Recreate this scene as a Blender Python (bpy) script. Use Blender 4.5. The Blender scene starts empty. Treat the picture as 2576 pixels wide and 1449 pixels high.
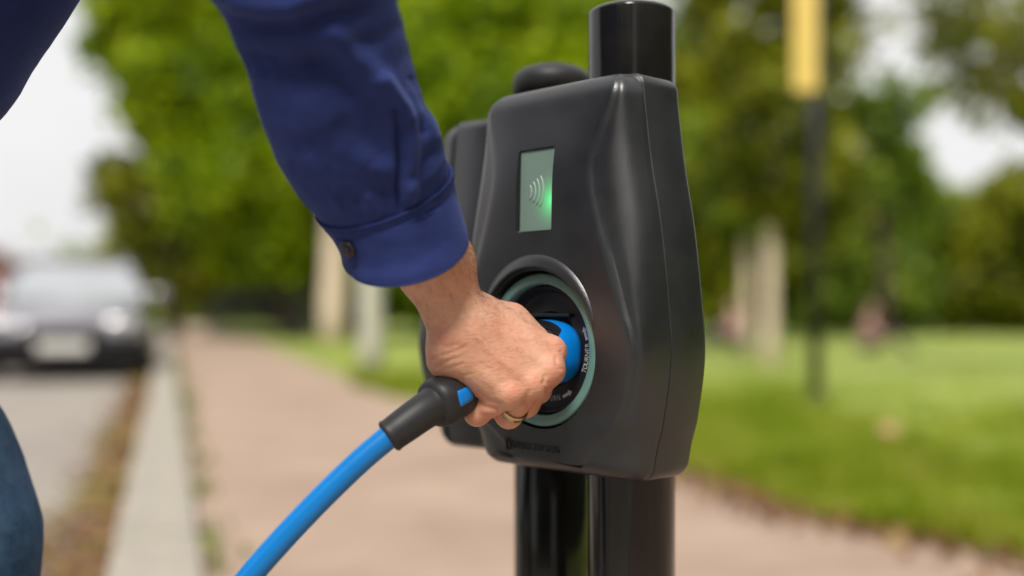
import bpy, bmesh, math, random
import numpy as np
from mathutils import Vector, Matrix, noise as mnoise

R = math.radians
C = bpy.context.scene.collection
sc = bpy.context.scene
random.seed(7)
rng = np.random.default_rng(7)

# ------------------------------------------------------------------ camera
CAMH = 0.66            # the camera is held low, at charger height
FP = 2760.0            # focal length in units of the 2576 wide measuring grid
cam_d = bpy.data.cameras.new('camera')
cam = bpy.data.objects.new('camera', cam_d); C.objects.link(cam)
cam.location = (0, 0, CAMH); cam.rotation_euler = (R(90), 0, 0)
cam_d.sensor_width = 36; cam_d.lens = FP / 2576 * 36
cam_d.shift_y = 60.5 / 2576
cam_d.clip_start = 0.05; cam_d.clip_end = 900
cam_d.dof.use_dof = True; cam_d.dof.focus_distance = 0.79; cam_d.dof.aperture_fstop = 1.75
sc.camera = cam

# ------------------------------------------------------------------ sky, sun, exposure
SUN_EL, SUN_AZ = 52, 193   # azimuth: where the light comes from, degrees from +Y clockwise
world = bpy.data.worlds.new('World'); sc.world = world; world.use_nodes = True
nt = world.node_tree; nt.nodes.clear()
wo = nt.nodes.new('ShaderNodeOutputWorld'); bg = nt.nodes.new('ShaderNodeBackground')
sky = nt.nodes.new('ShaderNodeTexSky'); sky.sky_type = 'NISHITA'; sky.sun_disc = False
sky.sun_elevation = R(SUN_EL); sky.sun_rotation = R(SUN_AZ); sky.dust_density = 3
hs = nt.nodes.new('ShaderNodeHueSaturation'); hs.inputs['Saturation'].default_value = 0.25; hs.inputs['Value'].default_value = 0.1
tc = nt.nodes.new('ShaderNodeTexCoord'); nz = nt.nodes.new('ShaderNodeTexNoise')
nz.inputs['Scale'].default_value = 2.2; nz.inputs['Detail'].default_value = 5
cr = nt.nodes.new('ShaderNodeValToRGB')
cr.color_ramp.elements[0].position = 0.3; cr.color_ramp.elements[0].color = (0.80, 0.80, 0.84, 1)
cr.color_ramp.elements[1].position = 0.65; cr.color_ramp.elements[1].color = (1.0, 0.985, 0.97, 1)
mx = nt.nodes.new('ShaderNodeMixRGB'); mx.inputs[0].default_value = 0.88
nt.links.new(sky.outputs[0], hs.inputs['Color']); nt.links.new(tc.outputs['Generated'], nz.inputs['Vector'])
nt.links.new(nz.outputs['Fac'], cr.inputs[0]); nt.links.new(hs.outputs[0], mx.inputs[1]); nt.links.new(cr.outputs[0], mx.inputs[2])
nt.links.new(mx.outputs[0], bg.inputs['Color']); nt.links.new(bg.outputs[0], wo.inputs[0])
bg.inputs['Strength'].default_value = 0.80
sun_d = bpy.data.lights.new('sun', 'SUN'); sun_d.energy = 2.9; sun_d.angle = R(16); sun_d.color = (1.0, 0.95, 0.88)
sun = bpy.data.objects.new('sun', sun_d); C.objects.link(sun); sun.location = (-5, -5, 12)
_d = Vector((math.sin(R(SUN_AZ)) * math.cos(R(SUN_EL)), math.cos(R(SUN_AZ)) * math.cos(R(SUN_EL)), math.sin(R(SUN_EL))))
sun.rotation_euler = _d.to_track_quat('Z', 'Y').to_euler()
sc.view_settings.view_transform = 'Standard'; sc.view_settings.look = 'None'
sc.view_settings.gamma = 1; sc.view_settings.use_curve_mapping = False
sc.view_settings.exposure = 0.36
sc.render.engine = 'CYCLES'
sc.cycles.use_denoising = True
sc.cycles.max_bounces = 8; sc.cycles.transparent_max_bounces = 8
sc.cycles.sample_clamp_indirect = 4

# ------------------------------------------------------------------ helpers
def W(x, y, d):
    """point at depth d seen at (x, y) of the 2576 x 1449 measuring grid"""
    return Vector(((x - 1288) / FP * d, d, CAMH + (785 - y) / FP * d))
def Wn(x, y, d):
    return np.array(W(x, y, d))
def proj(v):
    v = np.asarray(v)
    return np.stack([1288 + v[..., 0] / v[..., 1] * FP, 785 - (v[..., 2] - CAMH) / v[..., 1] * FP], -1)

def tag(o, label=None, cat=None, group=None, kind=None):
    if label: o['label'] = label
    if cat: o['category'] = cat
    if group: o['group'] = group
    if kind: o['kind'] = kind
    return o
def empty(name, loc=(0, 0, 0), rz=0, label=None, cat=None, group=None, kind=None):
    o = bpy.data.objects.new(name, None); C.objects.link(o)
    o.location = loc; o.rotation_euler = (0, 0, rz); o.empty_display_size = 0.1
    return tag(o, label, cat, group, kind)
def mesh_obj(name, verts, faces, mat, parent=None, smooth=True, world=False):
    me = bpy.data.meshes.new(name); me.from_pydata([tuple(map(float, v)) for v in verts], [], [tuple(map(int, f)) for f in faces])
    me.validate(); me.update()
    if smooth: me.polygons.foreach_set('use_smooth', [True] * len(me.polygons))
    o = bpy.data.objects.new(name, me); C.objects.link(o)
    if mat: me.materials.append(mat)
    if parent:
        o.parent = parent
        if world:
            bpy.context.view_layer.update(); o.matrix_parent_inverse = parent.matrix_world.inverted()
    return o
def fast_mesh(name, V, F, mat, parent=None, smooth=False):
    """V (n,3), F (m,k) numpy arrays"""
    V = np.asarray(V, dtype=np.float32); F = np.asarray(F, dtype=np.int32); k = F.shape[1]
    me = bpy.data.meshes.new(name)
    me.vertices.add(len(V)); me.vertices.foreach_set('co', V.ravel())
    me.loops.add(F.size); me.loops.foreach_set('vertex_index', F.ravel())
    me.polygons.add(len(F)); me.polygons.foreach_set('loop_start', np.arange(0, F.size, k, dtype=np.int32))
    me.polygons.foreach_set('loop_total', np.full(len(F), k, dtype=np.int32))
    me.update(calc_edges=True)
    if smooth: me.polygons.foreach_set('use_smooth', np.ones(len(F), dtype=bool))
    o = bpy.data.objects.new(name, me); C.objects.link(o)
    if mat: me.materials.append(mat)
    if parent: o.parent = parent
    return o
def flip_if_inward(o):
    bm = bmesh.new(); bm.from_mesh(o.data); bmesh.ops.recalc_face_normals(bm, faces=bm.faces); bm.to_mesh(o.data); bm.free()
def bm_obj(name, bm, mat, parent=None, smooth=False):
    me = bpy.data.meshes.new(name); bmesh.ops.recalc_face_normals(bm, faces=bm.faces); bm.to_mesh(me); bm.free()
    if smooth: me.polygons.foreach_set('use_smooth', [True] * len(me.polygons))
    o = bpy.data.objects.new(name, me); C.objects.link(o)
    if mat: me.materials.append(mat)
    if parent: o.parent = parent
    return o
def bx(bm, c, s, bevel=0, seg=2, rot=None):
    r = bmesh.ops.create_cube(bm, size=1)
    vs = r['verts']
    bmesh.ops.scale(bm, vec=s, verts=vs)
    if bevel:
        es = list({e for v in vs for e in v.link_edges})
        b = bmesh.ops.bevel(bm, geom=es, offset=bevel, segments=seg, affect='EDGES', profile=0.5)
        vs = list({v for f in b['faces'] for v in f.verts} | {v for v in vs if v.is_valid})
    if rot: bmesh.ops.rotate(bm, matrix=rot, verts=vs)
    bmesh.ops.translate(bm, vec=c, verts=vs)
    return vs
def grid_faces(n, m, closed_m=True, off=0):
    fs = []
    for i in range(n - 1):
        for j in range(m if closed_m else m - 1):
            j2 = (j + 1) % m
            fs.append((off + i * m + j, off + i * m + j2, off + (i + 1) * m + j2, off + (i + 1) * m + j))
    return fs
def tube(pts, rad, n=16, cap=True, squash=None):
    """verts, faces of a tube along pts (list of vectors) with radius per point"""
    pts = [Vector(p) for p in pts]; V = []; F = []
    up = None
    for i, p in enumerate(pts):
        t = (pts[min(i + 1, len(pts) - 1)] - pts[max(i - 1, 0)]).normalized()
        if up is None:
            up = Vector((0, 0, 1)) if abs(t.z) < 0.9 else Vector((1, 0, 0))
        a = (up - t * up.dot(t)).normalized(); up = a; b = t.cross(a)
        r = rad[i] if hasattr(rad, '__len__') else rad
        for j in range(n):
            f = 2 * math.pi * j / n
            V.append(p + a * (math.cos(f) * r) + b * (math.sin(f) * r))
    F = grid_faces(len(pts), n)
    if cap:
        F.append(tuple(range(n - 1, -1, -1))); F.append(tuple(range((len(pts) - 1) * n, len(pts) * n)))
    return V, F
def spline(P, n):
    """Catmull-Rom through P, n samples"""
    P = np.asarray(P, float); Q = np.vstack([2 * P[0] - P[1], P, 2 * P[-1] - P[-2]])
    out = []
    for t in np.linspace(0, len(P) - 1 - 1e-9, n):
        i = int(t); f = t - i; a, b, c, d = Q[i:i + 4]
        out.append(0.5 * (2 * b + (c - a) * f + (2 * a - 5 * b + 4 * c - d) * f * f + (3 * b - a - 3 * c + d) * f ** 3))
    return np.array(out)

# --- implicit surfaces (round cones, ellipsoids with smooth unions) meshed with surface nets
def sd_cone(P, a, b, ra, rb):
    a = np.asarray(a, np.float32); b = np.asarray(b, np.float32); ba = b - a; L = float(ba @ ba)
    t = np.clip(((P - a) @ ba) / L, 0, 1).astype(np.float32)
    return np.linalg.norm(P - a - t[..., None] * ba, axis=-1) - (ra + (rb - ra) * t)
def sd_ell(P, c, r, M=None):
    q = P - np.asarray(c, np.float32)
    if M is not None: q = q @ np.asarray(M, np.float32)
    r = np.asarray(r, np.float32)
    k0 = np.linalg.norm(q / r, axis=-1); k1 = np.linalg.norm(q / (r * r), axis=-1) + 1e-9
    return k0 * (k0 - 1) / k1
def smin(a, b, k):
    h = np.maximum(k - np.abs(a - b), 0) / k
    return np.minimum(a, b) - h * h * k * 0.25
def surface_nets(f, lo, hi, h):
    lo = np.asarray(lo, np.float32); hi = np.asarray(hi, np.float32)
    n = np.ceil((hi - lo) / h).astype(int) + 1
    ax = [lo[i] + h * np.arange(n[i], dtype=np.float32) for i in range(3)]
    v = np.empty(n, np.float32)
    for i0 in range(0, n[0], 24):
        X, Y, Z = np.meshgrid(ax[0][i0:i0 + 24], ax[1], ax[2], indexing='ij')
        v[i0:i0 + 24] = f(np.stack([X, Y, Z], -1))
    s = v < 0
    cs = np.zeros(n - 1, np.int8)
    for dx in (0, 1):
        for dy in (0, 1):
            for dz in (0, 1):
                cs += s[dx:n[0] - 1 + dx, dy:n[1] - 1 + dy, dz:n[2] - 1 + dz]
    act = (cs > 0) & (cs < 8); idx = np.full(n - 1, -1, np.int64); ii = np.argwhere(act); idx[act] = np.arange(len(ii))
    acc = np.zeros((len(ii), 3)); cnt = np.zeros(len(ii))
    cor = [(x, y, z) for x in (0, 1) for y in (0, 1) for z in (0, 1)]
    for a in range(8):
        for b in range(a + 1, 8):
            A, B = np.array(cor[a]), np.array(cor[b])
            if abs(A - B).sum() != 1: continue
            va = v[tuple((ii + A).T)]; vb = v[tuple((ii + B).T)]; m = (va < 0) != (vb < 0)
            t = np.where(m, va / np.where(m, va - vb, 1), 0)
            acc += np.where(m[:, None], A + (B - A) * t[:, None], 0); cnt += m
    V = lo + (ii + acc / cnt[:, None]) * h
    F = []
    for d in range(3):
        e1, e2 = [(1, 2), (2, 0), (0, 1)][d]
        sl0 = [slice(None)] * 3; sl1 = [slice(None)] * 3; sl0[d] = slice(0, n[d] - 1); sl1[d] = slice(1, n[d])
        ch = s[tuple(sl0)] != s[tuple(sl1)]; pts = np.argwhere(ch)
        pts = pts[(pts[:, e1] > 0) & (pts[:, e2] > 0) & (pts[:, e1] < n[e1] - 1) & (pts[:, e2] < n[e2] - 1)]
        o1 = np.zeros(3, int); o1[e1] = 1; o2 = np.zeros(3, int); o2[e2] = 1
        q = np.stack([idx[tuple((pts - o1 - o2).T)], idx[tuple((pts - o2).T)], idx[tuple(pts.T)], idx[tuple((pts - o1).T)]], -1)
        inside = s[tuple(pts.T)]
        q = np.where(inside[:, None], q, q[:, ::-1])
        F.append(q)
    return V, np.vstack(F)

# ------------------------------------------------------------------ materials
def new_mat(name):
    m = bpy.data.materials.new(name); m.use_nodes = True
    return m, m.node_tree, m.node_tree.nodes['Principled BSDF']
def mat(name, col, rough=0.5, metal=0.0, var=0.0, vscale=8, bump=0.0, bscale=50, bdist=0.001, coat=0, spec=0.5, sheen=0, detail=6, col2=None, sss=0, rvar=0.0, obj=True):
    m, t, b = new_mat(name); N = t.nodes; L = t.links
    b.inputs['Base Color'].default_value = (*col, 1); b.inputs['Roughness'].default_value = rough
    b.inputs['Metallic'].default_value = metal; b.inputs['Coat Weight'].default_value = coat; b.inputs['Coat Roughness'].default_value = 0.08
    b.inputs['Specular IOR Level'].default_value = spec; b.inputs['Sheen Weight'].default_value = sheen
    co = N.new('ShaderNodeTexCoord')
    if var or col2 or rvar:
        n = N.new('ShaderNodeTexNoise'); n.inputs['Scale'].default_value = vscale; n.inputs['Detail'].default_value = detail
        n.inputs['Roughness'].default_value = 0.65
        L.new(co.outputs['Object'], n.inputs['Vector'])
        r = N.new('ShaderNodeValToRGB'); r.color_ramp.elements[0].position = 0.32; r.color_ramp.elements[1].position = 0.68
        c1 = tuple(c * (1 - var) for c in col); c2 = col2 or tuple(min(1, c * (1 + var)) for c in col)
        r.color_ramp.elements[0].color = (*c1, 1); r.color_ramp.elements[1].color = (*c2, 1)
        L.new(n.outputs['Fac'], r.inputs[0]); L.new(r.outputs[0], b.inputs['Base Color'])
        if rvar:
            mr = N.new('ShaderNodeMapRange'); mr.inputs[1].default_value = 0.3; mr.inputs[2].default_value = 0.7
            mr.inputs[3].default_value = max(0.02, rough - rvar); mr.inputs[4].default_value = rough + rvar
            L.new(n.outputs['Fac'], mr.inputs[0]); L.new(mr.outputs[0], b.inputs['Roughness'])
    if bump:
        n2 = N.new('ShaderNodeTexNoise'); n2.inputs['Scale'].default_value = bscale; n2.inputs['Detail'].default_value = 4
        L.new(co.outputs['Object'], n2.inputs['Vector'])
        bp = N.new('ShaderNodeBump'); bp.inputs['Strength'].default_value = bump; bp.inputs['Distance'].default_value = bdist
        L.new(n2.outputs['Fac'], bp.inputs['Height']); L.new(bp.outputs[0], b.inputs['Normal'])
    return m
def leaf_mat(name, cols, transl=0.45, rough=0.55, ns=0.55):
    m, t, b = new_mat(name); N = t.nodes; L = t.links
    g = N.new('ShaderNodeNewGeometry'); r = N.new('ShaderNodeValToRGB')
    while len(r.color_ramp.elements) < len(cols): r.color_ramp.elements.new(0.5)
    for i, c in enumerate(cols):
        r.color_ramp.elements[i].position = i / (len(cols) - 1); r.color_ramp.elements[i].color = (*c, 1)
    tcx = N.new('ShaderNodeTexCoord'); nn_ = N.new('ShaderNodeTexNoise'); nn_.inputs['Scale'].default_value = ns; nn_.inputs['Detail'].default_value = 3
    L.new(tcx.outputs['Object'], nn_.inputs['Vector'])
    mr_ = N.new('ShaderNodeMapRange'); mr_.inputs[1].default_value = .35; mr_.inputs[2].default_value = .65; mr_.inputs[3].default_value = -.45; mr_.inputs[4].default_value = .25
    L.new(nn_.outputs['Fac'], mr_.inputs[0]); ad_ = N.new('ShaderNodeMath'); ad_.operation = 'ADD'; ad_.use_clamp = True
    L.new(g.outputs['Random Per Island'], ad_.inputs[0]); L.new(mr_.outputs[0], ad_.inputs[1])
    L.new(ad_.outputs[0], r.inputs[0]); L.new(r.outputs[0], b.inputs['Base Color'])
    b.inputs['Roughness'].default_value = rough; b.inputs['Specular IOR Level'].default_value = 0.35
    tr = N.new('ShaderNodeBsdfTranslucent'); L.new(r.outputs[0], tr.inputs['Color'])
    ms = N.new('ShaderNodeMixShader'); ms.inputs[0].default_value = transl
    L.new(b.outputs[0], ms.inputs[1]); L.new(tr.outputs[0], ms.inputs[2]); L.new(ms.outputs[0], N['Material Output'].inputs[0])
    return m

M = {}
M['cover'] = mat('moulded_black_plastic', (0.0105, 0.0118, 0.0140), 0.35, bump=0.45, bscale=1500, bdist=0.0003, spec=0.8, var=0.14, vscale=16, rvar=0.06, col2=(0.016, 0.0175, 0.020), detail=9)
M['recess'] = mat('black_socket_plastic', (0.011, 0.011, 0.012), 0.40, bump=0.2, bscale=900, bdist=0.0002)
M['soft_black'] = mat('rubber_grip_black', (0.022, 0.022, 0.024), 0.50, bump=0.3, bscale=1200, bdist=0.0002, spec=0.4, var=0.08, vscale=60)
M['gloss_black'] = mat('gloss_black_panel', (0.012, 0.012, 0.014), 0.12, var=0.5, vscale=40)
M['pole'] = mat('black_gloss_paint', (0.007, 0.007, 0.008), 0.12, bump=0.10, bscale=16, bdist=0.004, spec=0.4, rvar=0.06, vscale=14, detail=10, col2=(.014,.013,.012))
M['blue'] = mat('blue_plastic', (0.0, 0.20, 0.66), 0.36, bump=0.1, bscale=900, bdist=0.0002)
M['cable'] = mat('blue_cable_sheath', (0.0, 0.185, 0.56), 0.33, bump=0.12, bscale=220, bdist=0.0004, var=0.05, vscale=50)
M['print'] = mat('grey_print', (0.62, 0.62, 0.62), 0.6, var=0.1, vscale=300)
M['gold'] = mat('gold_ring_metal', (0.62, 0.47, 0.26), 0.24, metal=1, bump=0.1, bscale=900, bdist=0.0002, rvar=0.08, vscale=300)
M['button'] = mat('dark_horn_button', (0.035, 0.022, 0.016), 0.28, var=0.4, vscale=300)
M['thread'] = mat('navy_thread', (0.045, 0.06, 0.24), 0.8, var=0.2, vscale=500)
M['hair'] = mat('arm_hair', (0.10, 0.045, 0.018), 0.45, var=0.3, vscale=40)
M['headhair'] = mat('brown_hair', (0.05, 0.03, 0.02), 0.6, var=0.5, vscale=120, bump=0.6, bscale=200)
M['shoe'] = mat('brown_leather', (0.10, 0.055, 0.03), 0.5, var=0.3, vscale=30)

# teal light guide
m, t, b = new_mat('teal_frosted_ring'); M['teal'] = m
b.inputs['Base Color'].default_value = (0.075, 0.19, 0.17, 1); b.inputs['Roughness'].default_value = 0.30
b.inputs['Transmission Weight'].default_value = 0.12; b.inputs['Coat Weight'].default_value = 0.3; b.inputs['Coat Roughness'].default_value = 0.15
_n = t.nodes.new('ShaderNodeTexNoise'); _n.inputs['Scale'].default_value = 45; _c = t.nodes.new('ShaderNodeTexCoord')
_r = t.nodes.new('ShaderNodeValToRGB'); _r.color_ramp.elements[0].color = (0.12, 0.25, 0.225, 1); _r.color_ramp.elements[1].color = (0.17, 0.33, 0.30, 1)
t.links.new(_c.outputs['Object'], _n.inputs['Vector']); t.links.new(_n.outputs['Fac'], _r.inputs[0]); t.links.new(_r.outputs[0], b.inputs['Base Color'])

# card reader window, glow painted as emission round the green diode at (0.0165, ., -0.012) of its own axes
m, t, b = new_mat('window_painted_glow'); M['screen'] = m; N = t.nodes; L = t.links
b.inputs['Base Color'].default_value = (0.17, 0.25, 0.215, 1); b.inputs['Roughness'].default_value = 0.30
b.inputs['Coat Weight'].default_value = 0.25; b.inputs['Coat Roughness'].default_value = 0.12
co = N.new('ShaderNodeTexCoord')
vm = N.new('ShaderNodeVectorMath'); vm.operation = 'DISTANCE'; vm.inputs[1].default_value = (0.0172, 0, -0.0085)
ml = N.new('ShaderNodeVectorMath'); ml.operation = 'MULTIPLY'; ml.inputs[1].default_value = (1, 0, 1)
L.new(co.outputs['Object'], ml.inputs[0]); L.new(ml.outputs[0], vm.inputs[0])
rr = N.new('ShaderNodeMapRange'); rr.inputs[1].default_value = 0; rr.inputs[2].default_value = 0.030; rr.inputs[3].default_value = 1; rr.inputs[4].default_value = 0
L.new(vm.outputs['Value'], rr.inputs[0])
pw = N.new('ShaderNodeMath'); pw.operation = 'POWER'; pw.inputs[1].default_value = 3.2; L.new(rr.outputs[0], pw.inputs[0])
ms_ = N.new('ShaderNodeMath'); ms_.operation = 'MULTIPLY'; ms_.inputs[1].default_value = 0.95; L.new(pw.outputs[0], ms_.inputs[0])
b.inputs['Emission Color'].default_value = (0.03, 1.0, 0.22, 1); L.new(ms_.outputs[0], b.inputs['Emission Strength'])
m, t, b = new_mat('green_diode'); M['led'] = m
b.inputs['Base Color'].default_value = (0.2, 0.8, 0.4, 1); b.inputs['Emission Color'].default_value = (0.25, 1.0, 0.5, 1); b.inputs['Emission Strength'].default_value = 2.5
M['icon'] = mat('pale_raised_icon', (0.36, 0.46, 0.41), 0.3, var=0.1, vscale=100)

# skin
m, t, b = new_mat('skin'); M['skin'] = m; N = t.nodes; L = t.links
b.inputs['Roughness'].default_value = 0.46; b.inputs['Specular IOR Level'].default_value = 0.42
b.inputs['Subsurface Weight'].default_value = 0.22; b.inputs['Subsurface Radius'].default_value = (1.0, 0.35, 0.2); b.inputs['Subsurface Scale'].default_value = 0.004
co = N.new('ShaderNodeTexCoord')
n1 = N.new('ShaderNodeTexNoise'); n1.inputs['Scale'].default_value = 38; n1.inputs['Detail'].default_value = 5; n1.inputs['Roughness'].default_value = 0.6
r1 = N.new('ShaderNodeValToRGB'); e = r1.color_ramp.elements
e[0].position = 0.30; e[0].color = (0.62, 0.295, 0.19, 1); e[1].position = 0.72; e[1].color = (0.76, 0.44, 0.305, 1)
em = e.new(0.5); em.color = (0.69, 0.365, 0.245, 1)
L.new(co.outputs['Object'], n1.inputs['Vector']); L.new(n1.outputs['Fac'], r1.inputs[0])
n3 = N.new('ShaderNodeTexNoise'); n3.inputs['Scale'].default_value = 260; n3.inputs['Detail'].default_value = 3
L.new(co.outputs['Object'], n3.inputs['Vector'])
mm = N.new('ShaderNodeMixRGB'); mm.blend_type = 'MULTIPLY'; mm.inputs[0].default_value = 0.35
r3 = N.new('ShaderNodeValToRGB'); r3.color_ramp.elements[0].position = 0.35; r3.color_ramp.elements[0].color = (0.85, 0.74, 0.70, 1); r3.color_ramp.elements[1].position = 0.6; r3.color_ramp.elements[1].color = (1, 1, 1, 1)
L.new(n3.outputs['Fac'], r3.inputs[0]); L.new(r1.outputs[0], mm.inputs[1]); L.new(r3.outputs[0], mm.inputs[2])
ac = N.new('ShaderNodeAttribute'); ac.attribute_name = 'flush'
m2 = N.new('ShaderNodeMixRGB'); m2.blend_type = 'MIX'; m2.inputs[2].default_value = (0.66, 0.25, 0.17, 1)
L.new(ac.outputs['Fac'], m2.inputs[0]); L.new(mm.outputs[0], m2.inputs[1]); L.new(m2.outputs[0], b.inputs['Base Color'])
# fine skin: cells + directional wrinkles
vo = N.new('ShaderNodeTexVoronoi'); vo.inputs['Scale'].default_value = 900; vo.feature = 'DISTANCE_TO_EDGE'
mp = N.new('ShaderNodeMapping'); mp.inputs['Rotation'].default_value = (0, R(35), 0); mp.inputs['Scale'].default_value = (1, 1, 2.6)
L.new(co.outputs['Object'], mp.inputs[0]); L.new(mp.outputs[0], vo.inputs['Vector'])
nw = N.new('ShaderNodeTexNoise'); nw.inputs['Scale'].default_value = 230; nw.inputs['Detail'].default_value = 5; nw.inputs['Distortion'].default_value = 0.4
L.new(mp.outputs[0], nw.inputs['Vector'])
b1 = N.new('ShaderNodeBump'); b1.inputs['Strength'].default_value = 0.35; b1.inputs['Distance'].default_value = 0.0003; L.new(vo.outputs['Distance'], b1.inputs['Height'])
b2 = N.new('ShaderNodeBump'); b2.inputs['Strength'].default_value = 0.62; b2.inputs['Distance'].default_value = 0.0011
L.new(nw.outputs['Fac'], b2.inputs['Height']); L.new(b1.outputs[0], b2.inputs['Normal']); L.new(b2.outputs[0], b.inputs['Normal'])

def fabric(name, c1, c2, scale=1300, ang=40, bstr=0.5, sheen=0.25, ns=9, wmix=.35):
    m, t, b = new_mat(name); N = t.nodes; L = t.links
    b.inputs['Roughness'].default_value = 0.85; b.inputs['Specular IOR Level'].default_value = 0.15
    b.inputs['Sheen Weight'].default_value = sheen; b.inputs['Sheen Roughness'].default_value = 0.45; b.inputs['Sheen Tint'].default_value = (0.35, 0.45, 1, 1)
    co = N.new('ShaderNodeTexCoord'); mp = N.new('ShaderNodeMapping'); mp.inputs['Rotation'].default_value = (0, R(ang), 0)
    w = N.new('ShaderNodeTexWave'); w.inputs['Scale'].default_value = scale / 6.0; w.inputs['Distortion'].default_value = 1.2; w.inputs['Detail'].default_value = 2; w.inputs['Detail Scale'].default_value = 3
    L.new(co.outputs['Object'], mp.inputs[0]); L.new(mp.outputs[0], w.inputs['Vector'])
    n = N.new('ShaderNodeTexNoise'); n.inputs['Scale'].default_value = ns; n.inputs['Detail'].default_value = 7; n.inputs['Roughness'].default_value = 0.7
    L.new(co.outputs['Object'], n.inputs['Vector'])
    r = N.new('ShaderNodeValToRGB'); r.color_ramp.elements[0].position = 0.3; r.color_ramp.elements[1].position = 0.7
    r.color_ramp.elements[0].color = (*c1, 1); r.color_ramp.elements[1].color = (*c2, 1); L.new(n.outputs['Fac'], r.inputs[0])
    mu = N.new('ShaderNodeMixRGB'); mu.blend_type = 'MULTIPLY'; mu.inputs[0].default_value = wmix
    L.new(r.outputs[0], mu.inputs[1]); L.new(w.outputs['Color'], mu.inputs[2]); L.new(mu.outputs[0], b.inputs['Base Color'])
    bp = N.new('ShaderNodeBump'); bp.inputs['Strength'].default_value = bstr; bp.inputs['Distance'].default_value = 0.0004
    L.new(w.outputs['Fac'], bp.inputs['Height'])
    n2 = N.new('ShaderNodeTexNoise'); n2.inputs['Scale'].default_value = 55; n2.inputs['Detail'].default_value = 4; L.new(co.outputs['Object'], n2.inputs['Vector'])
    bp2 = N.new('ShaderNodeBump'); bp2.inputs['Strength'].default_value = 0.35; bp2.inputs['Distance'].default_value = 0.002
    L.new(n2.outputs['Fac'], bp2.inputs['Height']); L.new(bp.outputs[0], bp2.inputs['Normal']); L.new(bp2.outputs[0], b.inputs['Normal'])
    return m
M['shirt'] = fabric('navy_twill', (0.022, 0.035, 0.145), (0.038, 0.060, 0.235), bstr=.8)
M['denim'] = fabric('blue_denim', (0.016, 0.045, 0.095), (0.06, 0.125, 0.21), scale=1200, ang=30, sheen=0.1, bstr=.0, ns=42, wmix=0.0)

# ------------------------------------------------------------------ ground, road, kerb, pavement, grass
DIR = Vector((-0.3145, 1.0, 0)).normalized(); PER = Vector((DIR.y, -DIR.x, 0))      # along the street, and to its right
def gx(px, Y): return (px - 1288) / FP * Y
K_R = Vector((gx(520, 2.74), 2.74, 0)); K_L = Vector((gx(260, 2.74), 2.74, 0))       # kerb edges at the bottom of the picture
kw = (K_R - K_L).dot(PER)
def street(s, t, z=0):
    """s metres along the street from the kerb point, t metres right of the kerb's pavement edge"""
    p = K_R + DIR * s + PER * t; return Vector((p.x, p.y, z))
M['ground'] = mat('far_meadow', (0.10, 0.14, 0.03), 0.95, var=0.3, vscale=0.3)
M['asphalt'] = mat('worn_asphalt', (0.30, 0.265, 0.23), 0.85, var=0.14, vscale=1.6, bump=0.6, bscale=60, bdist=0.006)
M['pavement'] = mat('pinkish_footway', (0.365, 0.25, 0.182), 0.88, var=0.16, vscale=1.7, bump=0.5, bscale=70, bdist=0.004, col2=(0.42, 0.31, 0.235))
M['kerbstone'] = mat('granite_kerb', (0.36, 0.325, 0.27), 0.8, var=0.2, vscale=7, bump=0.5, bscale=60, bdist=0.004)
M['lawn'] = mat('lawn_soil_and_grass', (0.24, 0.32, 0.05), 0.95, var=0.25, vscale=0.8, col2=(0.36, 0.42, 0.09), bump=0.8, bscale=18, bdist=0.05)
RZ = -0.11
mesh_obj('ground', [(-400, -300, RZ - .01), (400, -300, RZ - .01), (400, 700, RZ - .01), (-400, 700, RZ - .01)], [(0, 1, 2, 3)], M['ground'], smooth=False)['kind'] = 'structure'
def quad_strip(name, rows, m, thick=None, kind='structure'):
    V = []; F = []
    for a, b_ in rows: V += [a, b_]
    for i in range(len(rows) - 1): F.append((2 * i, 2 * i + 1, 2 * i + 3, 2 * i + 2))
    if thick:
        n = len(V); V += [Vector((v.x, v.y, v.z - thick)) for v in V]
        for i in range(len(rows) - 1):
            F.append((2 * i, 2 * i + 2, n + 2 * i + 2, n + 2 * i)); F.append((2 * i + 3, 2 * i + 1, n + 2 * i + 1, n + 2 * i + 3))
        F.append((1, 0, n, n + 1)); k = 2 * len(rows) - 2; F.append((k, k + 1, n + k + 1, n + k))
    o = mesh_obj(name, V, F, m, smooth=False); o['kind'] = kind; return o
quad_strip('road', [(street(s, -8.0, RZ), street(s, -kw - .001, RZ)) for s in (-40, 0, 40, 160)], M['asphalt'])
quad_strip('far_pavement', [(street(s, -11.0, 0), street(s, -8.0, 0)) for s in (-40, 0, 40, 160)], M['pavement'], thick=.1)
def grass_edge(Y):      # X of the pavement/grass border at depth Y
    pts = [(-30, 12.8), (0, 2.5), (2.96, 1.38), (3.54, 1.04), (4.6, 0.75), (6.5, -.02), (9.3, -1.17), (21.4, -4.75), (45, -12.2), (160, -48.4)]
    for (y0, x0), (y1, x1) in zip(pts, pts[1:]):
        if y0 <= Y <= y1: return x0 + (x1 - x0) * (Y - y0) / (y1 - y0)
    return pts[-1][1]
ys = [-30, -5, 0] + [round(v, 3) for v in np.arange(1, 14, .35)] + list(range(15, 46, 3)) + [60, 100, 160]
def kerb_x(Y):
    s = (Y - K_R.y) / DIR.y; return (K_R + DIR * s).x
rows = []
for i, Y in enumerate(ys):
    j = (mnoise.noise(Vector((Y * 1.9, 3.1, 0))) * .06) if 1 < Y < 14 else 0
    rows.append((Vector((kerb_x(Y) + .002, Y, 0)), Vector((grass_edge(Y) + j + .02, Y, 0))))
quad_strip('pavement', rows, M['pavement'], thick=.12)
lr = [(Vector((a[1].x - .01, a[1].y, .004)), Vector((a[1].x + 3, a[1].y, .03)), Vector((160, a[1].y, .05))) for a in rows]
V = []; F = []
for a in lr: V += list(a)
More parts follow.
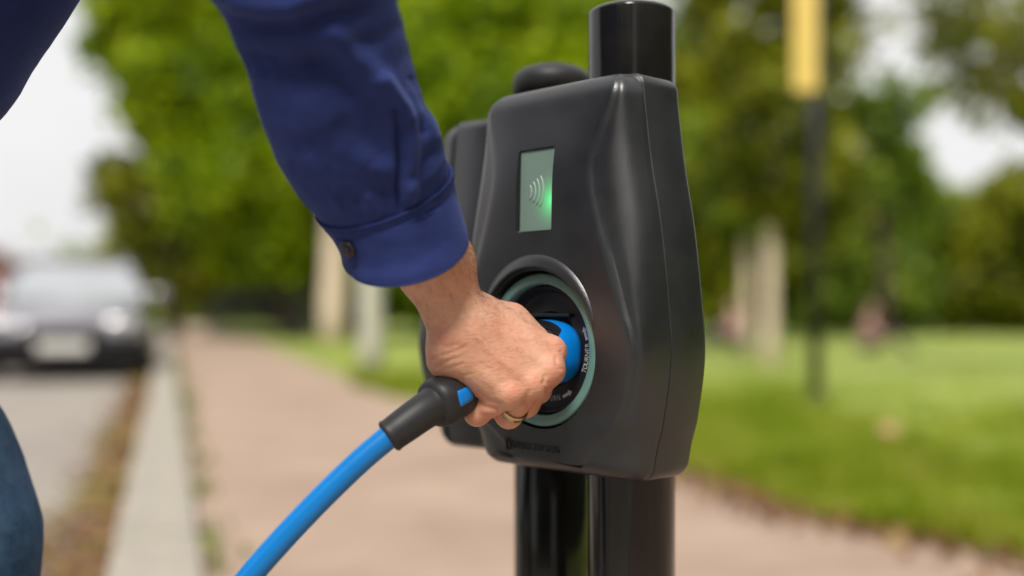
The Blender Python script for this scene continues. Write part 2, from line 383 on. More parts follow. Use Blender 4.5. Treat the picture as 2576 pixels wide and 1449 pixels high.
for i in range(len(lr) - 1):
    for k in (0, 1): F.append((3 * i + k, 3 * i + k + 1, 3 * i + 4 + k, 3 * i + 3 + k))
mesh_obj('lawn', V, F, M['lawn'], smooth=False)['kind'] = 'structure'

kerb = empty('kerb', street(0, -kw / 2, 0), 0, kind='structure')
bm = bmesh.new(); bx(bm, (0, 0, -.14), (kw - .006, .895, .28), bevel=.014, seg=2)
ks0 = bm_obj('kerb_stone', bm, M['kerbstone'], kerb)
ang = math.atan2(-DIR.x, DIR.y)
for i in range(46):
    o = ks0 if i == 0 else ks0.copy()
    if i: C.objects.link(o)
    p = street(-2.6 + i * .915, -kw / 2, 0) - kerb.location
    o.location = (p.x + random.uniform(-.003, .003), p.y, random.uniform(-.003, .004)); o.rotation_euler = (0, 0, ang + random.uniform(-.004, .004))

# leaf litter in the gutter, weeds along the kerb, grass blades (nobody could count them)
def scatter_leaves(name, pts, size, m, label, cat, flat=0.35, elong=1.6, kind='stuff'):
    n = len(pts); a = rng.uniform(0, 2 * np.pi, n); s = size * rng.uniform(.5, 1.3, n)
    d1 = np.stack([np.cos(a), np.sin(a), rng.normal(0, flat, n)], -1) * s[:, None] * elong / 2
    d2 = np.stack([-np.sin(a), np.cos(a), rng.normal(0, flat, n)], -1) * s[:, None] / 2
    P = np.asarray(pts); V = np.stack([P - d1, P + d2, P + d1, P - d2], 1).reshape(-1, 3)
    o = fast_mesh(name, V, np.arange(4 * n).reshape(-1, 4), m)
    tag(o, label, cat, kind=kind); return o
M['litter'] = leaf_mat('dry_leaves', [(0.20, 0.09, 0.03), (0.30, 0.15, 0.06), (0.16, 0.08, 0.04), (0.36, 0.25, 0.07), (0.22, 0.24, 0.03)], .15)
n = 9000; s = rng.uniform(-1.5, 26, n); tt = -kw - np.abs(rng.normal(0, .11, n)) * np.where(s < 1.5, 1.6, 1) - .01
P = [street(a, b_, RZ + abs(random.gauss(.012, .015)) + .004) for a, b_ in zip(s, tt)]
scatter_leaves('leaf_litter', P, .035, M['litter'], 'brown fallen leaves heaped in the gutter beside the kerb', 'fallen leaves')
M['weed'] = leaf_mat('kerb_weeds', [(0.10, 0.16, 0.02), (0.20, 0.23, 0.05), (0.28, 0.22, 0.09)], .3)
n = 700; s = rng.uniform(-1.2, 18, n); dens = np.array([mnoise.noise(Vector((v * 1.7, 0, 0))) for v in s]); k = dens > -.05
s = s[k]; tt = np.abs(rng.normal(.02, .045, len(s)))
P = [street(a, b_, random.uniform(.004, .035)) for a, b_ in zip(s, tt)]
scatter_leaves('kerb_weeds', P, .03, M['weed'], 'low green weeds growing behind the kerb stones', 'weeds', flat=.7)

M['blade'] = leaf_mat('grass_blades', [(0.28, 0.40, 0.04), (0.38, 0.48, 0.06), (0.46, 0.53, 0.09), (0.54, 0.56, 0.15)], .4)
M['blade_long'] = leaf_mat('long_grass_blades', [(0.16, 0.24, 0.006), (0.26, 0.35, 0.010), (0.36, 0.44, 0.018), (0.48, 0.46, 0.11)], .4, ns=2.6)
def blades(name, X, Y, hgt, wid, m, label):
    n = len(X); a = rng.uniform(0, 2 * np.pi, n); h = hgt * rng.uniform(.5, 1.4, n) * np.array([max(.25, .95 + 1.9 * mnoise.noise(Vector((x_ * 1.6, y_ * 1.3, 0)))) for x_, y_ in zip(X, Y)])
    B = np.stack([X, Y, np.full(n, .0)], -1); d = np.stack([np.cos(a), np.sin(a), np.zeros(n)], -1)
    lean = np.stack([rng.normal(0, .35, n), rng.normal(0, .35, n), np.ones(n)], -1) * h[:, None]
    V = np.stack([B - d * wid / 2, B + d * wid / 2, B + lean], 1).reshape(-1, 3)
    return tag(fast_mesh(name, V, np.arange(3 * n).reshape(-1, 3), m), label, 'grass', kind='stuff')
n = 90000; Y = 2.4 + 8.0 * rng.random(n) ** 1.3; ge = np.interp(Y, [0, 2.96, 3.54, 4.6, 6.5, 9.3, 21.4], [2.5, 1.38, 1.04, .75, -.02, -1.17, -4.75])
X = ge + np.abs(rng.exponential(1.1, n)) - .07 + .03 * np.sin(Y * 5)
k = X < .56 * Y + 1; blades('verge_grass', X[k], Y[k], .10, .009, M['blade_long'], 'longer dark green grass on the verge beside the footway')
n = 36000; Y = 5.5 + 30 * rng.random(n) ** 1.5; ge = np.interp(Y, [4.6, 6.5, 9.3, 21.4, 45], [.75, -.02, -1.17, -4.75, -12.2])
X = ge + rng.random(n) * (.55 * Y + 2 - ge); blades('lawn_grass', X, Y, .045, .02, M['blade'], 'sunlit mown lawn of the park stretching to the trees')

n = 3000; Y = rng.uniform(2.3, 7, n); ge = np.interp(Y, [0, 2.96, 3.54, 4.6, 6.5, 9.3], [2.5, 1.38, 1.04, .75, -.02, -1.17]) + rng.normal(-.01, .13, n)
scatter_leaves('verge_litter', np.stack([ge, Y, rng.uniform(.006, .03, n)], -1), .03, M['litter'], 'dry brown leaves and bare soil crumbs where the footway meets the verge', 'fallen leaves')
# ------------------------------------------------------------------ trees
M['bark'] = mat('dark_bark', (0.075, 0.05, 0.035), 0.9, var=.4, vscale=6, bump=.8, bscale=14, bdist=.03)
M['bark_pale'] = mat('pale_bark', (0.62, 0.50, 0.38), 0.85, var=.25, vscale=5, bump=.6, bscale=14, bdist=.02)
M['bark_grey'] = mat('grey_green_bark', (0.52, 0.52, 0.41), 0.85, var=.25, vscale=5, bump=.6, bscale=14, bdist=.02)
G = {}
G['bright'] = leaf_mat('bright_leaves', [(0.08, 0.15, 0.003), (0.24, 0.37, 0.004), (0.43, 0.56, 0.006), (0.60, 0.68, 0.012)], .5)
G['olive'] = leaf_mat('olive_leaves', [(0.07, 0.09, 0.006), (0.18, 0.21, 0.010), (0.33, 0.35, 0.015), (0.50, 0.50, 0.03)], .45)
G['mid'] = leaf_mat('mid_leaves', [(0.08, 0.13, 0.012), (0.17, 0.26, 0.02), (0.30, 0.42, 0.04), (0.48, 0.58, 0.06)], .45)
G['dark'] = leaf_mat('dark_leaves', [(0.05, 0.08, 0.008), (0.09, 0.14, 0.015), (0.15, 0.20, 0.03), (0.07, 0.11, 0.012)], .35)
G['brown'] = leaf_mat('brown_hedge_leaves', [(0.06, 0.045, 0.015), (0.10, 0.07, 0.025), (0.09, 0.08, 0.02)], .3)
def limb(V, F, a, b, r0, r1, n=8, wob=.15):
    a = Vector(a); b = Vector(b); pts = []
    L_ = (b - a).length
    for i in range(6):
        t = i / 5; p = a.lerp(b, t)
        if 0 < i < 5: p += Vector((random.uniform(-1, 1), random.uniform(-1, 1), 0)) * wob * L_ * .12
        pts.append(p)
    v, f = tube(pts, [r0 + (r1 - r0) * i / 5 for i in range(6)], n)
    o = len(V); V += v; F += [tuple(q + o for q in x) for x in f]
def tree(name, depth, lobes, leaf, label, base_px, trunk_r=.2, dens=1.0, size=.14, thick=1.0, cat='tree', bark='bark', group=None, fill=.75, base_y=None, clumps=26):
    bX = gx(base_px, depth); base = Vector((bX, depth, 0))
    e = empty(name, base, 0, label, cat, group)
    L3 = []
    for (x, y, r) in lobes:
        c = W(x, y, depth); c.y += random.uniform(-1, 1) * r / FP * depth * .5; L3.append((c, r / FP * depth))
    V = []; F = []
    cen = sum((c for c, r in L3), Vector()) / len(L3)
    top = Vector((base.x + (cen.x - base.x) * .5, depth, max(min(cen.z, 7), 1.2)))
    limb(V, F, base - Vector((0, 0, .2)), top, trunk_r, trunk_r * .6, 12, .05)
    for c, r in L3: limb(V, F, base.lerp(top, random.uniform(.5, .98)), c, trunk_r * .4, .02, 6)
    mesh_obj('trunk', [v - base for v in V], F, M[bark], e)
    P = []
    for c, r in L3:
        nc = int(clumps * (1 if r > .8 else .6))
        for k in range(nc):
            d = rng.normal(0, 1, 3); d /= np.linalg.norm(d); q = np.array(c) + d * r * np.array([1, thick, 1]) * rng.uniform(fill, 1.0) ** .6
            if q[2] < .15: q[2] = rng.uniform(.15, .6)
            m_ = int(dens * 26 * max(.3, min(r, 3)) ** 1.0) + 6
            cr_ = r * rng.uniform(.11, .28)
            P.append(q + np.clip(rng.normal(0, 1, (m_, 3)), -1.8, 1.8) * cr_ * np.array([1, 1, .7]))
    P = np.vstack(P); P = P[P[:, 2] > .05]; n = len(P)
    a = rng.normal(0, 1, (n, 3)); a /= np.linalg.norm(a, axis=1)[:, None]; b_ = np.cross(a, rng.normal(0, 1, (n, 3))); b_ /= np.linalg.norm(b_, axis=1)[:, None]
    s = size * rng.uniform(.6, 1.4, n)[:, None]
    Vv = np.stack([P - a * s, P + b_ * s * .5, P + a * s, P - b_ * s * .5], 1).reshape(-1, 3) - np.array(base)
    fast_mesh('crown', Vv, np.arange(4 * n).reshape(-1, 4), leaf, e)
    return e
tree('broadleaf_tree', 26, [(440, 110, 190), (620, 10, 260), (560, 270, 200), (800, 150, 260), (690, 440, 220), (880, 470, 230), (1050, 300, 240), (1150, 90, 280), (640, 600, 110), (800, 620, 130), (960, 640, 100), (430, 300, 90)],
     G['bright'], 'large bright green leafy tree rising behind the blue sleeve', 740, .34, dens=2.6, size=.17, clumps=46)
tree('broadleaf_tree', 27, [(360, 520, 110), (290, 445, 70), (420, 620, 120), (320, 640, 80), (470, 520, 110), (500, 640, 110)],
     G['olive'], 'darker olive tree beyond the parked car, left of the bright one', 440, .25, dens=1.5, size=.15, clumps=24, fill=.4)
tree('broadleaf_tree', 25, [(1330, 80, 260), (1290, 330, 240), (1420, 480, 240), (1250, 590, 200), (1500, 250, 220), (1150, 640, 150), (1500, 640, 180)],
     G['bright'], 'green tree directly behind the two black posts', 1350, .3, dens=2.4, size=.15, clumps=36)
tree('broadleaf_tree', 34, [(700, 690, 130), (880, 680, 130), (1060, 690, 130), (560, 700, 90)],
     G['dark'], 'low dark trees under the bright crown, behind the railing', 900, .25, dens=2.4, size=.18, clumps=28)
tree('broadleaf_tree', 24, [(1880, 280, 190), (1800, 560, 180), (1930, 80, 200), (1790, 330, 110), (1960, 480, 160), (1830, 700, 110), (1860, 420, 160)],
     G['olive'], 'olive green tree between the charger and the yellow sign', 1930, .22, dens=2.6, size=.16, clumps=44)
tree('broadleaf_tree', 34, [(2050, 610, 150), (2230, 610, 170), (2180, 700, 140), (2050, 700, 130), (2120, 540, 60), (2250, 470, 90), (1990, 660, 120)],
     G['mid'], 'mid green tree across the lawn behind the dark pole', 2120, .25, dens=2.2, size=.2, clumps=34)
tree('broadleaf_tree', 32, [(2380, 650, 160), (2300, 720, 120), (2450, 720, 120), (2260, 500, 60), (2410, 570, 90)],
     G['mid'], 'rounded green tree far right across the lawn', 2380, .25, dens=2.2, size=.2, clumps=34)
tree('broadleaf_tree', 30, [(2560, 620, 150), (2570, 500, 90), (2500, 720, 110), (2640, 700, 150)],
     G['olive'], 'dense olive tree at the right edge of the lawn', 2560, .25, dens=2.2, size=.2, clumps=30)
tree('broadleaf_tree', 11, [(2470, 70, 140), (2580, 160, 150), (2340, 0, 100), (2500, 250, 90), (2400, 170, 90), (2620, 20, 160), (2600, 290, 60), (2350, 90, 70), (2540, 60, 120), (2460, 200, 90), (2420, 30, 90)],
     G['olive'], 'overhanging sparse branches in the top right with sky showing through', 2900, .16, dens=.8, size=.055, clumps=34, fill=.2)
tree('broadleaf_tree', 26, [(2060, 250, 60), (2210, 290, 75), (2270, 380, 75), (2200, 470, 60), (2330, 470, 60), (2090, 300, 40), (2240, 210, 30), (2330, 240, 50), (2060, 420, 60), (2040, 510, 80), (2140, 270, 60), (2240, 300, 80), (2250, 420, 90), (2340, 520, 80), (2150, 500, 80)],
     G['mid'], 'thin tree with many sky gaps right of the dark pole', 2230, .14, dens=1.7, size=.12, clumps=24, fill=.2)
tree('broadleaf_tree', 28, [(1740, 150, 70), (1760, 230, 70), (1700, 330, 100), (1740, 480, 110), (1720, 20, 50), (1700, 650, 120)],
     G['mid'], 'yellow green tree just right of the near post', 1720, .2, dens=1.3, size=.15, clumps=26)
# far wood: one mass
P = []
for i in range(260):
    x = rng.uniform(-21, 75); y = 62 + rng.uniform(-6, 10); h_ = 3.5 + 2.2 * mnoise.noise(Vector((x * .09, 1, 0))) + (2 if x > -10 else 0)
    c = np.array([x, y, rng.uniform(.5, h_)])
    P.append(c + np.clip(rng.normal(0, 1, (110, 3)), -2, 2) * np.array([1.5, 1.0, .9]))
P = np.vstack(P); P = P[P[:, 2] > 0.05]; n = len(P)
a = rng.normal(0, 1, (n, 3)); a /= np.linalg.norm(a, axis=1)[:, None]; b_ = np.cross(a, rng.normal(0, 1, (n, 3))); b_ /= np.linalg.norm(b_, axis=1)[:, None]
tag(fast_mesh('far_wood', np.stack([P - a * .4, P + b_ * .3, P + a * .4, P - b_ * .3], 1).reshape(-1, 3), np.arange(4 * n).reshape(-1, 4), G['mid']),
    'distant belt of trees closing the park', 'wood', kind='stuff')

# bare trunks standing on the grass
def trunk_thing(px, Y, r, h, bark, label, lean=0):
    p = Vector((gx(px, Y), Y, 0)); e = empty('tree_trunk', p, 0, label, 'tree')
    V = []; F = []
    prof = [(0, 1.35), (.15, 1.12), (.5, 1.0), (h * .5, .92), (h, .8)]
    v, f = tube([(lean * z + .03 * math.sin(z), 0, z - .03) for z, k in prof], [r * k for z, k in prof], 14)
    mesh_obj('trunk', v, f, M[bark], e)
    Vb = []; Fb = []
    for k in range(5):
        a_ = k * 1.26 + .4; limb(Vb, Fb, (lean * h, 0, h - .3), (lean * h + math.cos(a_) * 1.1, math.sin(a_) * 1.1, h + 1.6), r * .5, .03, 6)
    mesh_obj('bough', Vb, Fb, M[bark], e)
    return e
tree('tree', 23, [(840, 330, 120), (880, 200, 130), (800, 430, 90)], G['bright'], 'tree with a stout pale brown trunk under the cuff, the farther of two', 838, .30, dens=1.8, size=.16, bark='bark_pale', clumps=24)
tree('tree', 9.9, [(960, 250, 110), (1000, 120, 130), (900, 160, 110)], G['bright'], 'slim tree with a grey green trunk beside the footway, left of the chargers', 930, .12, dens=2.2, size=.07, bark='bark_grey', clumps=30)
tree('tree', 12.6, [(1925, 440, 110), (1890, 330, 110), (1970, 300, 110), (1930, 500, 70)], G['olive'], 'tree with a pale trunk on the lawn, the right one of a close pair', 1940, .095, dens=2.2, size=.09, bark='bark_pale', clumps=34)
tree('tree', 15.5, [(1860, 480, 90), (1830, 380, 100), (1880, 540, 60)], G['mid'], 'tree with a thinner pale trunk on the lawn, the left one of a close pair', 1884, .075, dens=2.2, size=.1, bark='bark_pale', clumps=30)
# the park's trees go on to the right of and behind the photographer
P = []
for i in range(150):
    t_ = i / 150; a0 = R(52 + 178 * t_)
    if R(171) < a0 < R(184): continue  # gap left in the unseen trees to put a bright streak on the post
    rad_ = 13 + rng.uniform(0, 5); x, y = math.sin(a0) * rad_, math.cos(a0) * rad_
    for zc in (1.2, 3.2, 5.4, 7.4):
        c = np.array([x, y, zc + rng.uniform(-.8, .8)]); P.append(c + np.clip(rng.normal(0, 1, (46, 3)), -2, 2) * np.array([.9, .9, .9]))
P = np.vstack(P); P = P[P[:, 2] > .05]; n = len(P)
a = rng.normal(0, 1, (n, 3)); a /= np.linalg.norm(a, axis=1)[:, None]; b_ = np.cross(a, rng.normal(0, 1, (n, 3))); b_ /= np.linalg.norm(b_, axis=1)[:, None]
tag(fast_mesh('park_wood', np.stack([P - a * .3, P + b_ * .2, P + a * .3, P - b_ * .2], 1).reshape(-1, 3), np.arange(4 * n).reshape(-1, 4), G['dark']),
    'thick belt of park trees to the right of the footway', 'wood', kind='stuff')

# ------------------------------------------------------------------ sign pole with a yellow board
M['pole_far'] = mat('dark_grey_pole', (0.022, 0.021, 0.022), 0.35, var=.2, vscale=6)
M['yellow'] = mat('yellow_sign_face', (0.80, 0.58, 0.15), 0.5, var=.08, vscale=4)
pY = 7.1; pp = Vector((gx(2052, pY), pY, 0))
sp = empty('sign_post', pp, 0, 'thin dark pole on the lawn carrying a tall yellow board', 'sign post')
v, f = tube([(0, 0, -.05), (0, 0, 3.3)], .042, 20); mesh_obj('pole', v, f, M['pole_far'], sp)
v, f = tube([(0, 0, 0), (0, 0, .12), (0, 0, .14)], [.085, .08, .045], 20); mesh_obj('base_collar', v, f, M['pole_far'], sp)
bm = bmesh.new(); bx(bm, (-.085, -.07, 2.62), (.160, .03, 1.10), bevel=.012); mesh = bm_obj('sign_board', bm, M['yellow'], sp)
bm = bmesh.new(); bx(bm, (-.02, -.045, 2.3), (.13, .02, .04), bevel=.004); bm_obj('bracket', bm, M['pole_far'], sp)
bm = bmesh.new(); bx(bm, (-.02, -.045, 2.95), (.13, .02, .04), bevel=.004); bm_obj('bracket', bm, M['pole_far'], sp)

# ------------------------------------------------------------------ railing along the park edge (left distance)
M['rail'] = mat('dark_railing_paint', (0.03, 0.035, 0.03), 0.5, var=.2, vscale=5)
r0 = Vector((gx(520, 33), 33, 0)); r1 = Vector((gx(790, 24), 24, 0)); rl = (r1 - r0).length
fe = empty('park_railing', r0, math.atan2((r1 - r0).y, (r1 - r0).x), 'dark iron railing along the grass in the left distance', 'railing')
bm = bmesh.new(); bx(bm, (0, 0, .6), (.03, .03, 1.25), bevel=.004); pk = bm_obj('picket', bm, M['rail'], fe)
npk = int(rl / .22)
for i in range(npk):
    o = pk if i == 0 else pk.copy()
    if i: C.objects.link(o)
    o.location = (i * .22, 0, 0)
for z in (.18, 1.08):
    bm = bmesh.new(); bx(bm, (rl / 2, 0, z), (rl, .045, .03)); bm_obj('rail', bm, M['rail'], fe)

# ------------------------------------------------------------------ houses across the road (far left)
M['brick'] = mat('red_brick', (0.28, 0.12, 0.085), 0.9, var=.3, vscale=4, bump=.4, bscale=20, bdist=.02)
M['tile'] = mat('brown_roof_tiles', (0.16, 0.085, 0.06), 0.85, var=.3, vscale=5)
M['white_frame'] = mat('white_window_paint', (0.75, 0.74, 0.7), 0.5, var=.05)
M['pane'] = mat('dark_window_glass', (0.05, 0.06, 0.07), 0.06, var=.3, vscale=1)
def house(cx, cy, w, d, h, label):
    e = empty('brick_house', (cx, cy, 0), ang, label, 'house')
    bm = bmesh.new(); bx(bm, (0, 0, h / 2), (w, d, h)); bm_obj('wall', bm, M['brick'], e)
    V = [(-w / 2 - .3, -d / 2 - .3, h), (w / 2 + .3, -d / 2 - .3, h), (w / 2 + .3, d / 2 + .3, h), (-w / 2 - .3, d / 2 + .3, h), (0, -d / 2 - .3, h + 2.4), (0, d / 2 + .3, h + 2.4)]
    rf = mesh_obj('roof', V, [(0, 1, 4), (1, 2, 5, 4), (2, 3, 5), (3, 0, 4, 5), (3, 2, 1, 0)], M['tile'], e, smooth=False)
    bm = bmesh.new(); bx(bm, (w * .2, 0, h + 2.1), (.7, .9, 1.6)); bm_obj('chimney', bm, M['brick'], rf)
    for yy in (-d / 4, d / 4):
        for zz in (1.6, 4.2):
            bm = bmesh.new(); bx(bm, (w / 2 + .02, yy, zz), (.08, 1.3, 1.3)); wi = bm_obj('window', bm, M['white_frame'], e)
            bm = bmesh.new(); bx(bm, (w / 2 + .065, yy - .3, zz), (.03, .5, 1.1)); bx(bm, (w / 2 + .065, yy + .3, zz), (.03, .5, 1.1)); bm_obj('pane', bm, M['pane'], wi)
    for xx in (-w / 4, w / 4):
        bm = bmesh.new(); bx(bm, (xx, -d / 2 - .02, 4.2), (1.3, .08, 1.3)); wi = bm_obj('window', bm, M['white_frame'], e)
        bm = bmesh.new(); bx(bm, (xx, -d / 2 - .065, 4.2), (1.1, .03, 1.1)); bm_obj('pane', bm, M['pane'], wi)
    bm = bmesh.new(); bx(bm, (w / 2 + .02, 0, 1.05), (.08, .95, 2.1)); dr = bm_obj('door', bm, M['white_frame'], e)
    return e
hp = street(70, -13, 0); house(hp.x, hp.y, 8, 10, 3.7, 'red brick house at the far left beyond the parked car')
hp = street(30, -17.8, 0); house(hp.x, hp.y, 8, 10, 5.4, 'nearer brick house across the road, at the left edge')

# ------------------------------------------------------------------ parked car
M['carpaint'] = mat('dark_silver_car_paint', (0.40, 0.385, 0.42), 0.24, metal=.75, coat=.9, var=.05, vscale=3)
M['carblack'] = mat('car_black_trim', (0.008, 0.008, 0.009), 0.6, spec=.2, var=.2, vscale=10)
M['carglass'] = mat('car_glass', (0.62, 0.64, 0.66), 0.08, metal=.8, coat=1, spec=1.0, var=.1, vscale=2)
M['lamp'] = mat('headlamp_lens', (0.75, 0.75, 0.78), 0.12, metal=.6, var=.1, vscale=12)
M['plate'] = mat('white_number_plate', (0.75, 0.74, 0.7), 0.45, var=.03, vscale=20)
M['tyre'] = mat('tyre_rubber', (0.015, 0.015, 0.015), .8, var=.2, vscale=30); M['rim'] = mat('alloy_rim', (.4, .4, .42), .3, metal=1, var=.1, vscale=10)
cp = W(160, 935, 12.1); cp = Vector((cp.x, 12.1, RZ))
car = empty('parked_car', cp, ang, 'dark silver car parked nose on at the kerb in the left background', 'car')
def section(y, z0, z1, hw, tuck=.06, n=28, pw=4.0):
    zc, hh = (z0 + z1) / 2, (z1 - z0) / 2; out = []
    for j in range(n):
        t_ = 2 * math.pi * j / n; c_, s_ = math.cos(t_), math.sin(t_)
        x = hw * math.copysign(abs(c_) ** (2 / pw), c_); z = zc + hh * math.copysign(abs(s_) ** (2 / pw), s_)
        if z > zc: x *= 1 - tuck * (z - zc) / hh
        out.append((x, y, z))
    return out
secs = [(0.0, .36, .58, .60), (.04, .24, .66, .74), (.14, .19, .74, .83), (.35, .18, .80, .88), (.8, .18, .86, .91), (1.25, .18, .93, .92), (2.2, .18, .95, .925), (3.2, .18, .96, .91), (3.9, .2, .94, .86), (4.15, .25, .88, .80), (4.22, .4, .8, .70)]
V = []; [V.extend(section(*s_)) for s_ in secs]; F = grid_faces(len(secs), 28); F += [tuple(range(27, -1, -1)), tuple(range((len(secs) - 1) * 28, len(secs) * 28))]
o = mesh_obj('body', V, F, M['carpaint'], car); flip_if_inward(o)
V = [(-.80, 1.05, .90), (.80, 1.05, .90), (.86, 2.2, .93), (.84, 3.7, .93), (.62, 4.05, .9), (-.62, 4.05, .9), (-.84, 3.7, .93), (-.86, 2.2, .93),
     (-.58, 1.85, 1.41), (.58, 1.85, 1.41), (.62, 2.4, 1.45), (.60, 3.2, 1.42), (.52, 3.55, 1.36), (-.52, 3.55, 1.36), (-.60, 3.2, 1.42), (-.62, 2.4, 1.45)]
F = [(i, (i + 1) % 8, 8 + (i + 1) % 8, 8 + i) for i in range(8)] + [tuple(range(8, 16))]
gl = mesh_obj('windows', V, F, M['carglass'], car, smooth=False); flip_if_inward(gl)
V2 = []
for z_ in (1.405, 1.455):
    k_ = 1.0 if z_ < 1.42 else .92
    V2 += [(-.60 * k_, 1.82, z_), (.60 * k_, 1.82, z_), (.645 * k_, 2.4, z_ + .035), (.62 * k_, 3.2, z_ + .015), (.54 * k_, 3.6, z_ - .03), (-.54 * k_, 3.6, z_ - .03), (-.62 * k_, 3.2, z_ + .015), (-.645 * k_, 2.4, z_ + .035)]
o = mesh_obj('roof', V2, [(i, (i + 1) % 8, 8 + (i + 1) % 8, 8 + i) for i in range(8)] + [tuple(range(8, 16)), tuple(range(7, -1, -1))], M['carpaint'], car, smooth=False); flip_if_inward(o)
for s_ in (-1, 1):
    v, f = tube([(s_ * .83, .98, .90), (s_ * .60, 1.84, 1.42)], .035, 8); mesh_obj('pillar', v, f, M['carpaint'], car)
    v, f = tube([(s_ * .88, 2.45, .92), (s_ * .63, 2.42, 1.44)], .03, 8); mesh_obj('pillar', v, f, M['carblack'], car)
    bm = bmesh.new(); bx(bm, (s_ * .62, .075, .635), (.36, .16, .13), bevel=.04, rot=None); o = bm_obj('headlight', bm, M['lamp'], car, True)
    bm = bmesh.new(); bx(bm, (s_ * 1.0, 1.28, .98), (.20, .10, .15), bevel=.04); bm_obj('wing_mirror', bm, M['carpaint'], car, True)
    bm = bmesh.new(); bx(bm, (s_ * .66, -.115, .31), (.2, .03, .08), bevel=.012); bm_obj('fog_lamp', bm, M['carblack'], car)
bm = bmesh.new(); bx(bm, (0, .015, .56), (.82, .12, .15), bevel=.02); bm_obj('grille', bm, M['carblack'], car)
bm = bmesh.new(); bx(bm, (0, .05, .325), (1.74, .32, .36), bevel=.07); bm_obj('lower_grille', bm, M['carblack'], car)
bm = bmesh.new(); bx(bm, (0, -.125, .40), (.53, .02, .12), bevel=.004); bm_obj('number_plate', bm, M['plate'], car)
for s_ in (-1, 1):
    for y_ in (.85, 3.35):
        v, f = tube([(s_ * .93, y_, .32), (s_ * .90, y_, .32), (s_ * .73, y_, .32)], [.27, .32, .32], 28)
        wh = mesh_obj('wheel', v, f, M['tyre'], car); v, f = tube([(s_ * .935, y_, .32), (s_ * .90, y_, .32)], [.19, .2], 20); mesh_obj('rim', v, f, M['rim'], wh)
for s_ in (-1, 1):
    bm = bmesh.new(); bx(bm, (s_ * .3, .98, .93), (.5, .015, .012), rot=None); bm_obj('wiper', bm, M['carblack'], car)

# ------------------------------------------------------------------ two posts
def post(X, Y, top, label, dome):
    e = empty('post', (X, Y, 0), 0, label, 'post', 'black posts carrying the chargers')
    v, f = tube([(0, 0, -.1)] + [(0, 0, top - dome + dome * math.sin(R(a_))) for a_ in range(0, 90, 9)] + [(0, 0, top)], [.035] + [.035 * (math.cos(R(a_)) ** .8 * .55 + .45 if dome < .01 else math.cos(R(a_)) ** .75) for a_ in range(0, 90, 9)] + [.015 if dome < .01 else .002], 96)
    if dome > .01:
        v, f = tube([(0, 0, -.1), (0, 0, top - dome)], [.035, .035], 96)
        v2, f2 = tube([(0, 0, top - dome - .012)] + [(0, 0, top - dome + dome * math.sin(R(a_))) for a_ in range(0, 90, 9)] + [(0, 0, top)], [.0362] + [.0362 * math.cos(R(a_)) ** .75 for a_ in range(0, 90, 9)] + [.002], 96)
        mesh_obj('cap', v2, f2, M['soft_black'], e)
    o = mesh_obj('pole', v, f, M['pole'], e)
    o.data.polygons.foreach_set('use_smooth', [len(p.vertices) == 4 for p in o.data.polygons])
    v, f = tube([(0, 0, -.02), (0, 0, .02), (0, 0, .028)], [.075, .075, .065], 48, cap=True); mesh_obj('base_plate', v, f, M['pole'], e, smooth=False)
    return e
P1 = (.0966, .886); P2 = (.0372, 1.02)
post(P1[0], P1[1], CAMH + .2455, 'nearer round black post, gloss painted, holding the front charger', .006)
post(P2[0], P2[1], CAMH + .2290, 'farther round black post, partly hidden behind the front charger', .015)

# ------------------------------------------------------------------ charger
TH = R(46); U0 = -.012
def u_of(px, s_):
    r_ = (px - 1288) / FP; return (r_ * P1[1] - P1[0] + s_ * (math.sin(TH) - math.cos(TH) * r_)) / (math.cos(TH) + math.sin(TH) * r_)
rowsZ = [(.153, 1620, 1532, .0865), (.110, 1636, 1478, .0948), (.0644, 1660, 1497, .0968), (.007, 1680, 1553, .0970), (-.033, 1687, 1588, .0955), (-.0787, 1668, 1548, .0925), (-.0987, 1652, 1490, .089)]
zz = np.array([r_[0] for r_ in rowsZ]); aa = np.array([u_of(r_[1], .065) - U0 for r_ in rowsZ])
pq = np.array([u_of(r_[2], r_[3]) - U0 for r_ in rowsZ]); ff = np.array([r_[3] for r_ in rowsZ])
ZT, ZB = .175, -.1235
Zk = np.concatenate([[ZT], zz, [ZB]])
def prof(vals, z):
    v = np.concatenate([[vals[0] + (vals[0] - vals[1]) * .35], vals, [vals[-1] + (vals[-1] - vals[-2]) * .8]])
    # smooth monotone-ish interpolation by Catmull-Rom in z
    i = np.searchsorted(-Zk, -z) - 1; i = int(np.clip(i, 0, len(Zk) - 2)); t_ = (z - Zk[i]) / (Zk[i + 1] - Zk[i])
    def sl(k):
        a_, b_ = max(k - 1, 0), min(k + 1, len(Zk) - 1); return (v[b_] - v[a_]) / (Zk[b_] - Zk[a_])
    h_ = Zk[i + 1] - Zk[i]; m0, m1 = sl(i) * h_, sl(i + 1) * h_
    return (2 * t_ ** 3 - 3 * t_ ** 2 + 1) * v[i] + (t_ ** 3 - 2 * t_ ** 2 + t_) * m0 + (-2 * t_ ** 3 + 3 * t_ ** 2) * v[i + 1] + (t_ ** 3 - t_ ** 2) * m1
SEAM, REAR = .065, .018
def front_half(z):
    a_, p_, f_ = prof(aa, z), prof(pq, z), prof(ff, z)
    p_ = min(p_, a_ - .008)
    g = a_ - p_; d = f_ - SEAM
    return [(a_, SEAM), (a_ - .0003, SEAM + .002), (a_ - .0010, SEAM + d * .20), (a_ - g * .06 - .0016, SEAM + d * .44), (a_ - g * .22 - .001, SEAM + d * .64), (a_ - g * .48, SEAM + d * .80),
            (a_ - g * .76, SEAM + d * .885), (p_ + min(.004, g * .15), SEAM + d * .925), (p_, SEAM + d * .975), (p_ - .005, f_ + .0001), (p_ * .66, f_ + .0008), (p_ * .33, f_ + .0011), (0, f_ + .0012)]
